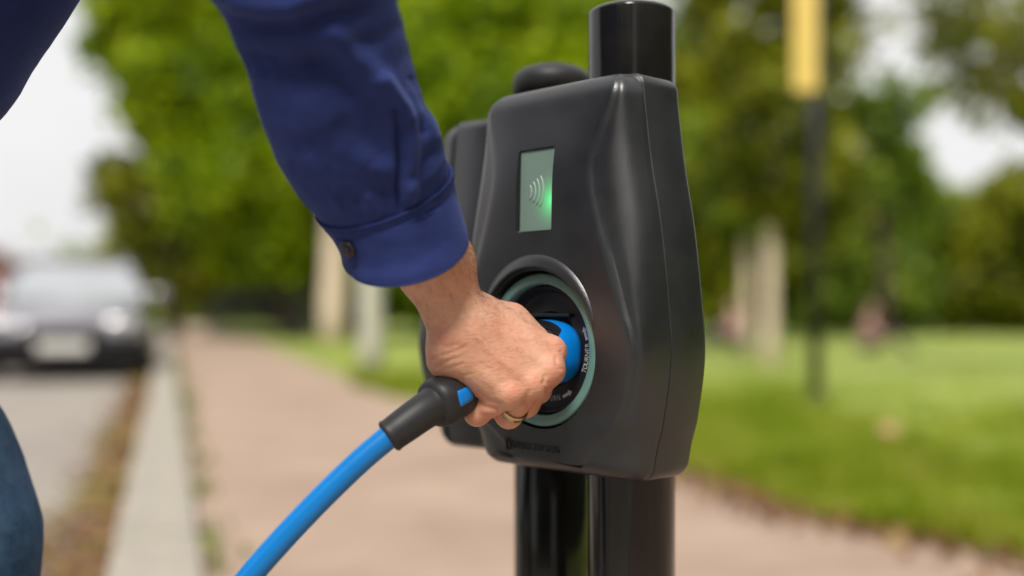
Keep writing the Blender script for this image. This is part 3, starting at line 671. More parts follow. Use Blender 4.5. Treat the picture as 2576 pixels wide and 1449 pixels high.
def cover_section(z, ins, nback=9):
    H = spline(front_half(z), 46)
    right = H; left = H[::-1][1:] * np.array([-1, 1])
    L_ = np.vstack([right, left])                     # from right seam over the front to left seam
    a_ = L_[0, 0]; xs = np.linspace(-a_, a_, nback + 2)[1:-1]; back = np.stack([xs, np.full(nback, SEAM)], -1)
    L_ = np.vstack([L_, back])
    if ins:
        L_ = L_.copy(); fr = L_[:, 1] - SEAM; fm = fr.max()
        L_[:, 0] *= (a_ - ins) / a_; L_[:, 1] = SEAM + fr * (fm - ins * .9) / fm
    return L_
def stations(rt, rb, nmid=70):
    S = []
    for k in range(8): t_ = R(90 - k * 90 / 8); S.append((ZT - rt + rt * math.sin(t_), rt * (1 - math.cos(t_))))
    for z in np.linspace(ZT - rt, ZB + rb, nmid): S.append((z, 0))
    for k in range(1, 11): t_ = R(k * 90 / 10); S.append((ZB + rb - rb * math.sin(t_), rb * (1 - math.cos(t_))))
    return S
def bottom_lift(u, s_, z):                            # underside tucks up towards the front
    k = max(0, min(1, (ZB + .03 - z) / .03)); return .007 * k * k * max(0, (s_ - SEAM) / .03)
def loft(secfn, S):
    V = []; n = None
    for z, ins in S:
        L_ = secfn(z, ins); n = len(L_)
        V += [(U0 + x, -y, CAMH + z + bottom_lift(x, y, z)) for x, y in L_]
    F = grid_faces(len(S), n); 
    for base, rev in ((0, True), ((len(S) - 1) * n, False)):
        F.append(tuple(range(base, base + n))[::-1] if rev else tuple(range(base, base + n)))
    return V, F
def rear_section(z, ins, n=12):
    a_ = prof(aa, z) - .0004; rr_ = .008; d0, d1 = REAR, SEAM - .0020; pts = [(a_ - .0008, d1), (a_, d1 - .0012), (a_, d0 + rr_)]
    for k in range(1, 8): t_ = R(k * 90 / 8); pts.append((a_ - rr_ + rr_ * math.cos(t_), d0 + rr_ - rr_ * math.sin(t_)))
    pts += [(a_ - rr_, d0), (a_ * .5, d0)]
    P_ = np.array(pts); L_ = np.vstack([P_, P_[::-1] * np.array([-1, 1]), ])
    if ins: L_ = L_.copy(); L_[:, 0] *= (a_ - ins) / a_; L_[:, 1] = d1 - (d1 - L_[:, 1]) * (1 - ins * .5 / (d1 - d0))
    return L_
SOC_U, SOC_Z = -.0132, -.0285
def lathe_local(profile, n=96, cu=SOC_U, cz=SOC_Z, closed=False):
    """profile of (radius, s); turned round the plug axis, in charger axes"""
    V = []
    for r_, s_ in profile:
        for j in range(n):
            t_ = 2 * math.pi * j / n; V.append((cu + r_ * math.cos(t_), -s_, CAMH + cz + r_ * math.sin(t_)))
    F = grid_faces(len(profile), n)
    if closed:
        k = (len(profile) - 1) * n
        F += [(k + j, k + (j + 1) % n, (j + 1) % n, j) for j in range(n)]
    return V, F
def apply_boolean(o, cutter):
    md = o.modifiers.new('cut', 'BOOLEAN'); md.object = cutter; md.operation = 'DIFFERENCE'; md.solver = 'EXACT'
    bpy.context.view_layer.update(); dg = bpy.context.evaluated_depsgraph_get()
    me = bpy.data.meshes.new_from_object(o.evaluated_get(dg)); o.modifiers.clear(); o.data = me
    bpy.data.objects.remove(cutter)
def text_mesh(s_, size, extrude=.0, shear=0, spacing=1, align='CENTER', offset=0):
    cu = bpy.data.curves.new('t', 'FONT'); cu.body = s_; cu.size = size; cu.extrude = extrude; cu.align_x = align; cu.align_y = 'CENTER'; cu.shear = shear; cu.space_character = spacing; cu.offset = offset
    cu.resolution_u = 3
    o = bpy.data.objects.new('t', cu); C.objects.link(o); bpy.context.view_layer.update()
    me = bpy.data.meshes.new_from_object(o.evaluated_get(bpy.context.evaluated_depsgraph_get()))
    V = [tuple(v.co) for v in me.vertices]; F = [tuple(p.vertices) for p in me.polygons]
    bpy.data.objects.remove(o); bpy.data.curves.remove(cu); bpy.data.meshes.remove(me)
    return V, F

def make_charger(rot, loc, label):
    e = empty('ev_charger', (loc[0], loc[1], 0), rot, label, 'ev charger', 'black chargers clamped to the posts')
    V, F = loft(cover_section, stations(.018, .013)); cov = mesh_obj('front_cover', V, F, M['cover'], e)
    flip_if_inward(cov)
    # cut the socket well and the window
    V, F = lathe_local([(.0600, .14), (.0600, .0675)], 96); n = 96
    F += [tuple(range(n))[::-1], tuple(range(n, 2 * n))]
    su, sz, sw, sh = -.0150, .0925, .0385, .0635
    bm = bmesh.new(); me_ = bpy.data.meshes.new('c'); me_.from_pydata(V, [], F); bm.from_mesh(me_)
    bx(bm, (su, -.1020, CAMH + sz), (sw, .02, sh), bevel=.002, seg=3, rot=Matrix.Rotation(R(-1.5), 3, 'X'))
    cut = bm_obj('cutter', bm, None, e); 
    apply_boolean(cov, cut)
    md = cov.modifiers.new('weighted', 'WEIGHTED_NORMAL'); md.keep_sharp = True
    bmm = bmesh.new(); bmm.from_mesh(cov.data)
    for ed in bmm.edges:
        if len(ed.link_faces) == 2 and ed.calc_face_angle(0) > R(38): ed.smooth = False
    for fa in bmm.faces: fa.smooth = True
    bmm.to_mesh(cov.data); bmm.free()
    V, F = loft(rear_section, stations(.009, .012)); rear = mesh_obj('rear_housing', V, F, M['cover'], e); flip_if_inward(rear)
    # brow over the socket: slope rising towards the viewer, sharp inner lip
    nb = 90; V = []
    fz = prof(ff, SOC_Z + .06)
    for k in range(nb + 1):
        t_ = R(14 + 160 * k / nb); c_ = max(0.0, math.sin(math.pi * k / nb)) ** .75
        ri = .0611; ro = ri + .0098 * c_ + .0003; hgt = .0046 * c_
        sface = prof(ff, SOC_Z + ro * math.sin(t_)) + .0006
        for r_, s_ in ((ro + .0012, sface - .003), (ro, sface + .0002), (ri + (ro - ri) * .55, sface + hgt * .55), (ri + .0012, sface + hgt * .96), (ri + .0004, sface + hgt), (ri - .0004, sface + hgt * .92), (ri - .0006, sface - .006)):
            V.append((SOC_U + r_ * math.cos(t_), -s_, CAMH + SOC_Z + .0015 * c_ + r_ * math.sin(t_)))
    o = mesh_obj('socket_brow', V, grid_faces(nb + 1, 7, False), M['cover'], e); flip_if_inward(o)
    md = o.modifiers.new('edge', 'EDGE_SPLIT'); md.split_angle = R(50)
    # light ring
    pr = []
    for k in range(20):
        t_ = 2 * math.pi * k / 20; c_, s_ = math.cos(t_), math.sin(t_)
        pr.append((.0538 + .0045 * math.copysign(abs(c_) ** .55, c_), .0868 + .0066 * math.copysign(abs(s_) ** .6, s_)))
    V, F = lathe_local(pr, 128, closed=True); o = mesh_obj('light_ring', V, F, M['teal'], e); flip_if_inward(o)
    # well: dark gap, bowl and plate
    V, F = lathe_local([(.0598, .068), (.0598, .0700), (.0483, .0705), (.0481, .0870), (.0470, .0872), (.0462, .0850), (.0440, .0808), (.0432, .0800), (.0300, .0796), (.0292, .0800), (.0288, .0790), (.0286, .0690), (.001, .0690)], 128)
    o = mesh_obj('socket_well', V, F, M['recess'], e); flip_if_inward(o)
    md = o.modifiers.new('edge', 'EDGE_SPLIT'); md.split_angle = R(40)
    # socket insert flap at the top of the hole
    V = []; F = []
    bm = bmesh.new(); bx(bm, (SOC_U + .003, -.0800, CAMH + SOC_Z + .0262), (.040, .010, .003), bevel=.0012); bm_obj('socket_flap', bm, M['recess'], e)
    # window
    sc_s = .0929
    w_ = empty_mesh = None
    nx = 17; V = []; 
    for iz in range(9):
        for ix in range(nx):
            V.append(((ix / (nx - 1) - .5) * sw * .945, 0, (iz / 8 - .5) * sh * .97))
    wdw = mesh_obj('card_reader_window', V, grid_faces(9, nx, False), M['screen'], e); wdw.location = (su, -sc_s, CAMH + sz); wdw.rotation_euler = (R(-1.5), 0, 0); flip_if_inward(wdw)
    if wdw.data.polygons[0].normal.y > 0: wdw.data.flip_normals()
    V = []; F = []
    for k in range(4):
        r_ = .0085 + .0042 * k; c0 = (-.0165 + .0022, -.0010)
        A_ = R(40 - 2 * k); pts = [(c0[0] + r_ * math.cos(q), -.0004, c0[1] + r_ * math.sin(q)) for q in np.linspace(-A_, A_, 14)]
        v, f = tube(pts, [.0003] + [.0006] * 12 + [.0003], 6); o0 = len(V); V += v; F += [tuple(q + o0 for q in x) for x in f]
    mesh_obj('contactless_icon', V, F, M['icon'], wdw)
    bm = bmesh.new(); bmesh.ops.create_uvsphere(bm, u_segments=10, v_segments=6, radius=.0009); bmesh.ops.scale(bm, vec=(.5, .5, 2.2), verts=bm.verts); bmesh.ops.translate(bm, vec=(.0182, -.0004, -.0085), verts=bm.verts); bm_obj('indicator_light', bm, M['led'], wdw, True)
    # print round the plate: TURN and TOURNER with arrows
    V = []; F = []
    def put(glyph, deg, size):
        v, f = glyph; o0 = len(V); rt = .0376
        a_ = R(deg); ca, sa = math.cos(a_), math.sin(a_)
        tx, tz = -sa, ca                 # reading direction (anticlockwise), tops towards the centre
        nx_, nz_ = -ca, -sa
        for x, y, z in v: V.append((SOC_U + rt * ca + tx * x * .82 + nx_ * y, -.0801 - .00005, CAMH + SOC_Z + rt * sa + tz * x * .82 + nz_ * y))
        F.extend([tuple(q + o0 for q in x) for x in f])
    arrow = ([(-.0062, -.0011, 0), (.0022, -.0011, 0), (.0022, -.0026, 0), (.0066, 0, 0), (.0022, .0026, 0), (.0022, .0011, 0), (-.0062, .0011, 0)], [(0, 1, 5, 6), (2, 3, 4, 5, 1)])
    def word(s_, deg, step):
        for k, ch in enumerate(s_): put(text_mesh(ch, .0060, offset=-.00004), deg + k * step, 1)
    word('TOURNER', -24, 5.0); put(arrow, 19.5, 1)
    word('TURN', -95, 5.8); put(arrow, -63, 1)
    mesh_obj('printed_lettering', V, F, M['print'], e, smooth=False)['kind'] = 'stuff'
    # embossed maker's name and mark near the foot
    v, f = text_mesh('CONNECTED KERB', .0090, extrude=.0007, spacing=.98, offset=.00004)
    tz, tu = -.1046, u_of(1330, .092)
    xs = [q[0] for q in v]; x0, x1 = min(xs), max(xs); kx = .0535 / (x1 - x0)
    V = []; F = list(f)
    def onface(x, y, z):
        zz_ = tz + y; zz2 = max(zz_, ZB + .013)
        drop = .013 * (1 - math.sqrt(max(0, 1 - (max(0, ZB + .013 - zz_) / .013) ** 2)))
        return (tu + x, -(prof(ff, zz2) + .0010 - drop * .9 + .0009 * (z / .0007)), CAMH + zz_ + bottom_lift(0, .092, zz_))
    for x, y, z in v: V.append(onface(x * kx + .003, y, z))
    mk = [((-.0300, 0), (.0010, .0115)), ((-.0290, .0052), (.0034, .0010)), ((-.0290, -.0052), (.0034, .0010)), ((-.0270, .0036), (.0010, .0034)), ((-.0270, -.0036), (.0010, .0034)), ((-.0262, 0), (.0022, .0036))]
    for (cx_, cz_), (w2, h2) in mk:
        o0 = len(V)
        for dz in (-.0007, .0007):
            for dx, dy in ((-1, -1), (1, -1), (1, 1), (-1, 1)): V.append(onface(cx_ + .0025 + dx * w2 / 2, cz_ + dy * h2 / 2, dz))
        F += [tuple(o0 + q for q in x) for x in ((0, 1, 2, 3), (4, 5, 6, 7), (0, 1, 5, 4), (1, 2, 6, 5), (2, 3, 7, 6), (3, 0, 4, 7))]
    o = mesh_obj('embossed_name', V, F, M['cover'], e, smooth=False); flip_if_inward(o)
    # dark strips laid on the chin, painted shade of recessed slots
    for uu in (-.052, .022):
        V = []
        for ix in range(13):
            for iz in range(4):
                x_ = (ix / 12 - .5) * .030; z_ = ZB + .0052 - x_ * .09 - iz * .0011 * (1 - abs(ix / 6 - 1) ** 3)
                drop = .013 * (1 - math.sqrt(max(0, 1 - min(1, (ZB + .013 - z_) / .013) ** 2)))
                V.append((U0 + uu + x_, -(prof(ff, ZB + .013) + .0010 - drop * .9 + .0002), CAMH + z_ + bottom_lift(0, .09, z_)))
        o = mesh_obj('slot_shade_strip', V, grid_faces(13, 4, False), M['recess'], e); flip_if_inward(o)
    # clamp bracket at the back, round the post
    bm = bmesh.new(); bx(bm, (0, -.026, CAMH + .03), (.078, .030, .16), bevel=.004); bm_obj('clamp_bracket', bm, M['recess'], e)
    for zc in (.09, -.05):
        v, f = lathe_local([(.0365, 0), (.0365, .012), (.0345, .012), (.0345, 0)], 48, closed=True)
        V = [(x - SOC_U, z - CAMH - SOC_Z, CAMH + zc + y) for x, y, z in v]; o = mesh_obj('clamp_band', V, f, M['pole'], e); flip_if_inward(o)
    return e
ch1 = make_charger(-TH, P1, 'front black wall box charger with teal ring, plugged in, facing the hand')
def copy_tree(o, parent=None):
    c = o.copy(); C.objects.link(c)
    if parent: c.parent = parent
    for k in list(o.children): copy_tree(k, c)
    return c
ch2 = copy_tree(ch1); ch2.location = (P2[0], P2[1], 0); ch2.rotation_euler = (0, 0, R(-129))
ch2['label'] = 'rear black charger turned away, showing left behind the front one'
def LC(u, s_, z):
    """charger axes to world"""
    return Vector((P1[0] + u * math.cos(TH) - s_ * math.sin(TH), P1[1] - u * math.sin(TH) - s_ * math.cos(TH), CAMH + z))

# ------------------------------------------------------------------ plug, boot and cable
plug = empty('charging_plug', LC(SOC_U, .08, SOC_Z), 0, 'black and blue charging plug gripped by the hand, pushed into the ring socket', 'plug')
def sweep(stn, n=40, pw=2.6):
    """stn: (point, tangent, halfwidth along horizontal, halfheight) -> superelliptic loft in world axes"""
    V = []
    for p, t_, hw, hh in stn:
        t_ = Vector(t_).normalized(); side = t_.cross(Vector((0, 0, 1))).normalized(); up = side.cross(t_)
        for j in range(n):
            q = 2 * math.pi * j / n; c_, s_ = math.cos(q), math.sin(q)
            V.append(Vector(p) + side * hw * math.copysign(abs(c_) ** (2 / pw), c_) + up * hh * math.copysign(abs(s_) ** (2 / pw), s_))
    F = grid_faces(len(stn), n); F += [tuple(range(n))[::-1], tuple(range((len(stn) - 1) * n, len(stn) * n))]
    return V, F
nrm = Vector((-math.sin(TH), -math.cos(TH), 0))
PZ = SOC_Z - .002; PU = SOC_U + .003
def wobj(name, V, F, m, parent, smooth=True):
    o = mesh_obj(name, [Vector(v) - parent.location for v in V], F, m, parent, smooth); flip_if_inward(o); return o
st = [(LC(PU, s_, PZ), nrm, hw, hh) for s_, hw, hh in ((.070, .0255, .0205), (.079, .0262, .0212), (.0815, .0300, .0236), (.088, .0318, .0246), (.097, .0306, .0240), (.106, .0280, .0222), (.113, .0245, .0195), (.117, .020, .016), (.118, .014, .011))]
V, F = sweep(st, 56, 2.5); wobj('blue_collar', V, F, M['blue'], plug)
# glossy black inlay on the collar's upper side
V = []
for i_ in range(15):
    for j_ in range(17):
        s_ = .0975 + .0195 * i_ / 14; q = R(128 - (112 - 26 * (1 - i_ / 14) ** 2) * j_ / 16)
        hw, hh = np.interp(s_, [.088, .097, .106, .113, .117], [.0318, .0306, .0280, .0245, .020]), np.interp(s_, [.088, .097, .106, .113, .117], [.0246, .0240, .0222, .0195, .016])
        c_, sn = math.cos(q), math.sin(q); V.append(LC(PU, s_, PZ) + Vector((math.cos(TH), -math.sin(TH), 0)) * (hw + .0006) * math.copysign(abs(c_) ** .8, c_) + Vector((0, 0, 1)) * (hh + .0006) * math.copysign(abs(sn) ** .8, sn))
wobj('black_inlay', V, grid_faces(15, 17, False), M['gloss_black'], plug)
A1 = LC(PU, .108, PZ); A2 = W(1309, 903, .818); A3 = W(1235, 945, .797); A4 = W(1150, 990, .775); A5 = W(1085, 1022, .757)
axis = spline([A1, A2, A3, A4, A5], 40)
rad = np.interp(np.linspace(0, 1, 40), [0, .12, .45, .72, .82, .93, .985, 1], [.0165, .0165, .0155, .0158, .0172, .0174, .0155, .012])
st = [(axis[i], axis[min(i + 1, 39)] - axis[max(i - 1, 0)], rad[i] * 1.02, rad[i]) for i in range(40)]
V, F = sweep(st, 40, 2.3); grip = wobj('grip', V, F, M['soft_black'], plug)
# blue thumb tab on the bell
tdir = Vector(axis[36] - axis[30]).normalized(); tside = Vector((0, 0, 1)).cross(tdir).normalized(); 
vd = (Vector((0, 0, CAMH)) - Vector(axis[32])).normalized(); tn = (vd - tdir * vd.dot(tdir)).normalized(); tb = tdir.cross(tn).normalized()
if tb.z < 0: tb = -tb
cT = Vector(axis[32])
V = []; nxx, nyy = 13, 9
for i_ in range(nxx):
    for j_ in range(nyy):
        a_ = (i_ / (nxx - 1) - .5) * 2; b_ = (j_ / (nyy - 1) - .5) * 2
        half = .0058 + .0026 * a_ * a_ * (1 if a_ > 0 else .3)
        ph = -.22 + b_ * half / .0178; rr_ = .0186 - .0022 * (abs(a_) ** 6) - .001 * abs(b_) ** 6 - (.0012 if a_ < -.2 else 0) * (-a_)
        V.append(cT + tdir * a_ * .0085 + tn * math.cos(ph) * rr_ + tb * math.sin(ph) * rr_)
wobj('release_tab', V, grid_faces(nxx, nyy, False), M['blue'], plug)
B0 = Vector(axis[37]); Bp = spline([B0, W(1062, 1038, .752), W(1012, 1074, .745), W(975, 1101, .742)], 24)
rad = np.interp(np.linspace(0, 1, 24), [0, .08, .12, .9, .94, .98, 1], [.0138, .0138, .0130, .0115, .0121, .0121, .0105])
V, F = tube(list(Bp), rad, 40); wobj('cable_boot', V, F, M['soft_black'], plug)
cpts = [W(1000, 1080, .7435), W(968, 1107, .742), W(900, 1165, .740), W(800, 1262, .737), W(700, 1368, .735), W(625, 1455, .734), W(540, 1570, .735), (-.26, .75, .30), (-.37, .80, .06), (-.50, .95, .012), (-.75, 1.35, .011), (-1.0, 1.9, .011), (-1.35, 2.3, .011), (-1.75, 2.5, -.085), (-3, 3.2, RZ + .011), (-5, 4.2, RZ + .011)]
cv = spline(cpts, 220); v, f = tube(list(cv), .0083, 24)
cb = mesh_obj('charging_cable', v, f, M['cable']); tag(cb, 'bright blue charging cable hanging from the plug out of the lower frame', 'cable')

# ------------------------------------------------------------------ the hand
HP = {}
wr = Wn(1146, 792, .765)
mcp = [Wn(1384, 884, .788), Wn(1378, 930, .777), Wn(1335, 966, .769), Wn(1280, 990, .764)]
mcb = [Wn(1203, 796, .775), Wn(1180, 818, .765), Wn(1155, 845, .760), Wn(1130, 872, .760)]
pip = [Wn(1352, 980, .806), Wn(1322, 1014, .799), Wn(1280, 1043, .791), Wn(1200, 1040, .779)]
dip = [Wn(1305, 955, .834), Wn(1285, 985, .830), Wn(1240, 1008, .818), Wn(1192, 1022, .802)]
tip = [Wn(1292, 912, .842), Wn(1272, 935, .836), Wn(1235, 962, .826), Wn(1192, 985, .812)]
rf = [(.0114, .0102, .0090, .0080), (.0122, .0104, .0090, .0080), (.0116, .0098, .0086, .0076), (.0108, .0088, .0080, .0070)]
fa0, fa1 = Wn(1090, 666, .756), Wn(1018, 500, .742)
def hand(P):
    # forearm and wrist: two parallel bones make it wider than deep
    ax_ = (wr - fa1) / np.linalg.norm(wr - fa1); wd = np.cross(ax_, [0, 1, 0]); wd /= np.linalg.norm(wd)
    d = sd_cone(P, fa1, fa0 + wd * .0075, .020, .0185)
    for sg in (-1, 1):
        d = smin(d, sd_cone(P, fa1 + wd * .006 * sg, fa0 + wd * .0062 * sg, .019, .0186), .012)
        d = smin(d, sd_cone(P, fa0 + wd * .0062 * sg, wr + wd * .0048 * sg, .0184, .0163), .012)
    # carpus
    d = smin(d, sd_cone(P, wr, (mcb[1] + mcb[2]) / 2 + np.array([0, .004, 0]), .017, .0185), .012)
    # ulnar side bump and hypothenar
    d = smin(d, sd_cone(P, Wn(1118, 880, .768), Wn(1115, 905, .770), .0100, .0095), .010)
    d = smin(d, sd_cone(P, Wn(1130, 905, .772), Wn(1225, 975, .776), .0125, .0125), .012)
    # metacarpals
    for k in range(4):
        d = smin(d, sd_cone(P, mcb[k], mcp[k], .0135, rf[k][0] * .92), .011)
    # palm
    d = smin(d, sd_cone(P, Wn(1180, 850, .778), Wn(1330, 925, .792), .0150, .0135), .012)
    d = smin(d, sd_cone(P, Wn(1160, 880, .776), Wn(1260, 965, .782), .0140, .0125), .012)
    # thumb side web
    d = smin(d, sd_cone(P, Wn(1198, 790, .782), Wn(1285, 812, .803), .0120, .0115), .014)
    d = smin(d, sd_cone(P, Wn(1285, 808, .803), Wn(1350, 850, .803), .0115, .0085), .012)
    # thumb
    th = [Wn(1200, 790, .795), Wn(1255, 830, .828), Wn(1300, 868, .846), Wn(1318, 892, .852)]
    d = smin(d, sd_cone(P, th[0], th[1], .0140, .0125), .012)
    d2 = smin(sd_cone(P, th[1], th[2], .0115, .0105), sd_cone(P, th[2], th[3], .0102, .0085), .004)
    d = smin(d, d2, .006)
    # fingers
    for k in range(4):
        r0_, r1_, r2_, r3_ = rf[k]
        mid_ = (mcp[k] + pip[k]) / 2
        f_ = smin(sd_cone(P, mcp[k], mid_, r0_, r1_ * .94), sd_cone(P, mid_, pip[k], r1_ * .94, r1_), .004)
        f_ = smin(f_, sd_cone(P, pip[k], dip[k], r1_, r2_), .003)
        f_ = smin(f_, sd_cone(P, dip[k], tip[k], r2_, r3_), .003)
        d = smin(d, f_, .0035)
    # knuckle heads and tendons on the back of the hand
    back = np.array([-.18, -.95, .22])
    for k in range(4):
        kn = mcp[k] + back * (.0048 if k else .0030) + (mcp[k] - mcb[k]) * .02
        d = smin(d, np.linalg.norm(P - kn, axis=-1) - rf[k][0] * .80, .0045)
        a_ = mcb[k] * .45 + mcp[k] * .55 + back * .0102; b_ = mcp[k] + back * .0085
        d = smin(d, sd_cone(P, a_, b_, .0012, .0024), .0055)
    return d
def polyline_dist(q, pl):
    best = np.full(len(q), 1e9)
    for (a_, b_) in zip(pl, pl[1:]):
        a_ = np.array(a_, float); b_ = np.array(b_, float); ba = b_ - a_
        t_ = np.clip(((q - a_) @ ba) / (ba @ ba), 0, 1); best = np.minimum(best, np.linalg.norm(q - a_ - t_[:, None] * ba, axis=1))
    return best
lo = np.array([-.125, .675, CAMH - .095]); hi = np.array([.052, .872, CAMH + .125])
Vh, Fh = surface_nets(hand, lo, hi, .00115)
def newton(V, f, it=2, eps=.0005):
    for _ in range(it):
        d0 = f(V.astype(np.float32)); g = np.stack([(f((V + np.eye(3)[i] * eps).astype(np.float32)) - d0) / eps for i in range(3)], -1)
        g /= np.maximum(np.linalg.norm(g, axis=1), .3)[:, None]; V = V - g * d0[:, None] * .9
    return V, g
Vh, gh = newton(Vh, hand)
nh = gh / np.maximum(np.linalg.norm(gh, axis=1), 1e-6)[:, None]
q = proj(Vh); front = np.clip(-nh[:, 1] * 2 + .2, 0, 1)
CRE = [  # creases seen on the wrist, the heel of the hand and the knuckles (measuring grid), depth in mm, width
    ([(1082, 848), (1100, 866), (1125, 872), (1150, 868)], .9, 5), ([(1088, 905), (1110, 893), (1140, 886), (1170, 872)], .7, 4.5),
    ([(1098, 925), (1122, 910), (1152, 900)], .55, 4), ([(1106, 936), (1135, 924), (1165, 915)], .4, 3.5), ([(1092, 885), (1112, 878), (1138, 876)], .4, 3.5),
    ([(1140, 958), (1165, 945), (1190, 940)], .35, 4), ([(1200, 1006), (1218, 1022), (1245, 1030)], 1.2, 5.5), ([(1210, 990), (1232, 1008), (1262, 1012)], .5, 4),
    ([(1250, 1015), (1268, 1030), (1262, 1060)], .9, 5), ([(1330, 985), (1322, 1005), (1330, 1030)], .9, 5), ([(1372, 945), (1368, 968), (1378, 990)], .9, 5),
    ([(1398, 900), (1402, 918), (1412, 928)], 1.0, 4.5), ([(1352, 950), (1362, 962), (1378, 965)], .4, 4), ([(1405, 868), (1413, 880), (1410, 893)], .35, 4),
    ([(1160, 690), (1140, 730), (1130, 770)], .5, 9), ([(1245, 880), (1290, 915)], -.35, 12), ([(1255, 840), (1330, 890)], -.4, 13), ([(1215, 905), (1262, 952)], -.35, 11),
    ([(1120, 745), (1150, 790), (1210, 850)], -.35, 10)]
dis = np.zeros(len(Vh))
for pl, dep, wd_ in CRE: dis -= dep * .001 * np.exp(-(polyline_dist(q, pl) / wd_) ** 2)
# knuckle wrinkles: short cross folds
dis += .00010 * np.sin(q[:, 0] * .55 + q[:, 1] * .75 + 2 * np.sin(q[:, 1] * .06)) * np.exp(-(np.linalg.norm(q - [1110, 905], axis=1) / 55) ** 2) * 2
lowf = np.array([mnoise.fractal(Vector(v) * 60, 1.0, 2.0, 3) for v in Vh]); dis += .00035 * lowf
veins = [[(1200, 770), (1250, 830), (1300, 850), (1345, 905)], [(1180, 830), (1225, 880), (1290, 930)], [(1300, 850), (1340, 850), (1370, 862)]]
for pl in veins: dis += .0005 * np.exp(-(polyline_dist(q, pl) / 6.5) ** 2)
Vh = Vh + nh * (dis * front)[:, None]
flush = np.zeros(len(Vh))
for (cx_, cy_, r_, k_) in [(1292, 990, 26, .55), (1345, 962, 22, .5), (1405, 925, 26, .5), (1412, 878, 20, .5), (1235, 1055, 40, .6), (1180, 1060, 30, .5), (1340, 1015, 30, .55), (1200, 1000, 25, .6), (1110, 850, 35, .45), (1160, 690, 30, .35), (1090, 905, 25, .35), (1385, 980, 26, .55)]:
    flush = np.maximum(flush, k_ * np.exp(-(np.linalg.norm(q - [cx_, cy_], axis=1) / r_) ** 2))

# rest of the body, coarse, hidden by clothes or above the frame
SH_L = np.array([-.36, .60, 1.22]); EL_L = np.array([-.140, .655, CAMH + .218])
HIPS = np.array([-.93, .80, .82]); CH = np.array([-.50, .74, 1.16])
NECK = np.array([-.36, .76, 1.36]); HEAD = np.array([-.30, .77, 1.50])
def body(P):
    d = sd_ell(P, HEAD, (.098, .078, .122)); d = smin(d, sd_ell(P, HEAD + [.03, 0, -.045], (.065, .055, .075)), .03)
    d = smin(d, sd_cone(P, HEAD + [.098, 0, .01], HEAD + [.118, 0, -.018], .009, .014), .012)
    for sg in (-1, 1):
        d = smin(d, sd_ell(P, HEAD + [-.01, sg * .078, -.01], (.018, .008, .032)), .006)
        d = smin(d, np.linalg.norm(P - (HEAD + [.082, sg * .032, .012]), axis=-1) - .012, .004)
    d = smin(d, sd_cone(P, HEAD + [.082, -.018, -.060], HEAD + [.082, .018, -.060], .008, .008), .008)
    d = smin(d, sd_cone(P, NECK + [-.06, 0, -.08], HEAD + [-.02, 0, -.05], .062, .055), .04)
    d = smin(d, sd_cone(P, CH, CH + [-.2, .02, -.14], .11, .10), .05)
    return d
Vb, Fb = surface_nets(body, [-.95, .55, .85], [-.13, 1.0, 1.66], .011)
V = np.vstack([Vh, Vb]); F = np.vstack([Fh, Fb + len(Vh)])
person = fast_mesh('person', V, F, M['skin'], smooth=True)
at = person.data.attributes.new('flush', 'FLOAT', 'POINT'); at.data.foreach_set('value', np.concatenate([flush, np.zeros(len(Vb))]).astype(np.float32))
tag(person, 'person in navy shirt and jeans leaning in from the left, hand gripping the plug', 'person')

# wedding ring, on the ring finger
a_, b_ = mcp[2], pip[2]; cR = a_ + (b_ - a_) * .80; ax_ = Vector(b_ - a_).normalized()
V = []; e1 = ax_.cross(Vector((0, 1, 0))).normalized(); e2 = ax_.cross(e1)
prf = [(.0103, -.0024), (.0110, -.0025), (.0113, -.0018), (.0114, 0), (.0113, .0018), (.0110, .0025), (.0103, .0024)]
for r_, h_ in prf:
    for j in range(64):
        t_ = 2 * math.pi * j / 64; V.append(Vector(cR) + (e1 * math.cos(t_) + e2 * math.sin(t_)) * r_ + ax_ * h_)
k = 6 * 64; F = grid_faces(7, 64) + [(k + j, k + (j + 1) % 64, (j + 1) % 64, j) for j in range(64)]
ring = mesh_obj('wedding_ring', V, F, M['gold']); flip_if_inward(ring); tag(ring, 'plain pale gold wedding band on the ring finger of the gripping hand', 'ring')

# arm hairs (nobody could count them)
tri = Fh[rng.integers(0, len(Fh), 60000)]; c3 = Vh[tri].mean(1); n3 = nh[tri].mean(1); qc = proj(c3)
edge = np.abs(n3[:, 1]) < .55
dens = np.where(qc[:, 1] < 770, 1.0, np.exp(-(qc[:, 1] - 770) / 70.)) * np.where(qc[:, 0] > 1040, 1, .3) * np.where(edge & (n3[:, 0] > 0), 1.0, .35)
kk = (rng.random(len(c3)) < dens * .11) & (qc[:, 1] > 600) & (n3[:, 1] < .25) & (qc[:, 0] < 1330)
V = []; F = []
fd = (wr - fa0) / np.linalg.norm(wr - fa0)
for p, nn in zip(c3[kk], n3[kk]):
    Lh = rng.uniform(.004, .010) * (1 if proj(p)[1] < 760 else .6)
    dd = fd * .8 + nn * rng.uniform(.15, .6) + rng.normal(0, .28, 3); dd -= nn * min(0, dd @ nn); dd /= np.linalg.norm(dd)
    bend = -nn * .25 + rng.normal(0, .15, 3)
    pts = [p - nn * .0003 + dd * Lh * t_ + bend * Lh * t_ * t_ for t_ in (0, .33, .66, 1)]
    v, f = tube([Vector(x) for x in pts], [.00009, .00008, .00006, .00002], 3, cap=False); o0 = len(V); V += v; F += [tuple(x + o0 for x in y) for y in f]
mesh_obj('arm_hair', V, F, M['hair'], person)['kind'] = 'stuff'
def hairf(P):
    d = sd_ell(P, HEAD + [-.018, 0, .025], (.098, .086, .115)); cut = (P[..., 0] - (HEAD[0] + .055)) + (HEAD[2] + .03 - P[..., 2]) * .6
    return np.maximum(d, cut)
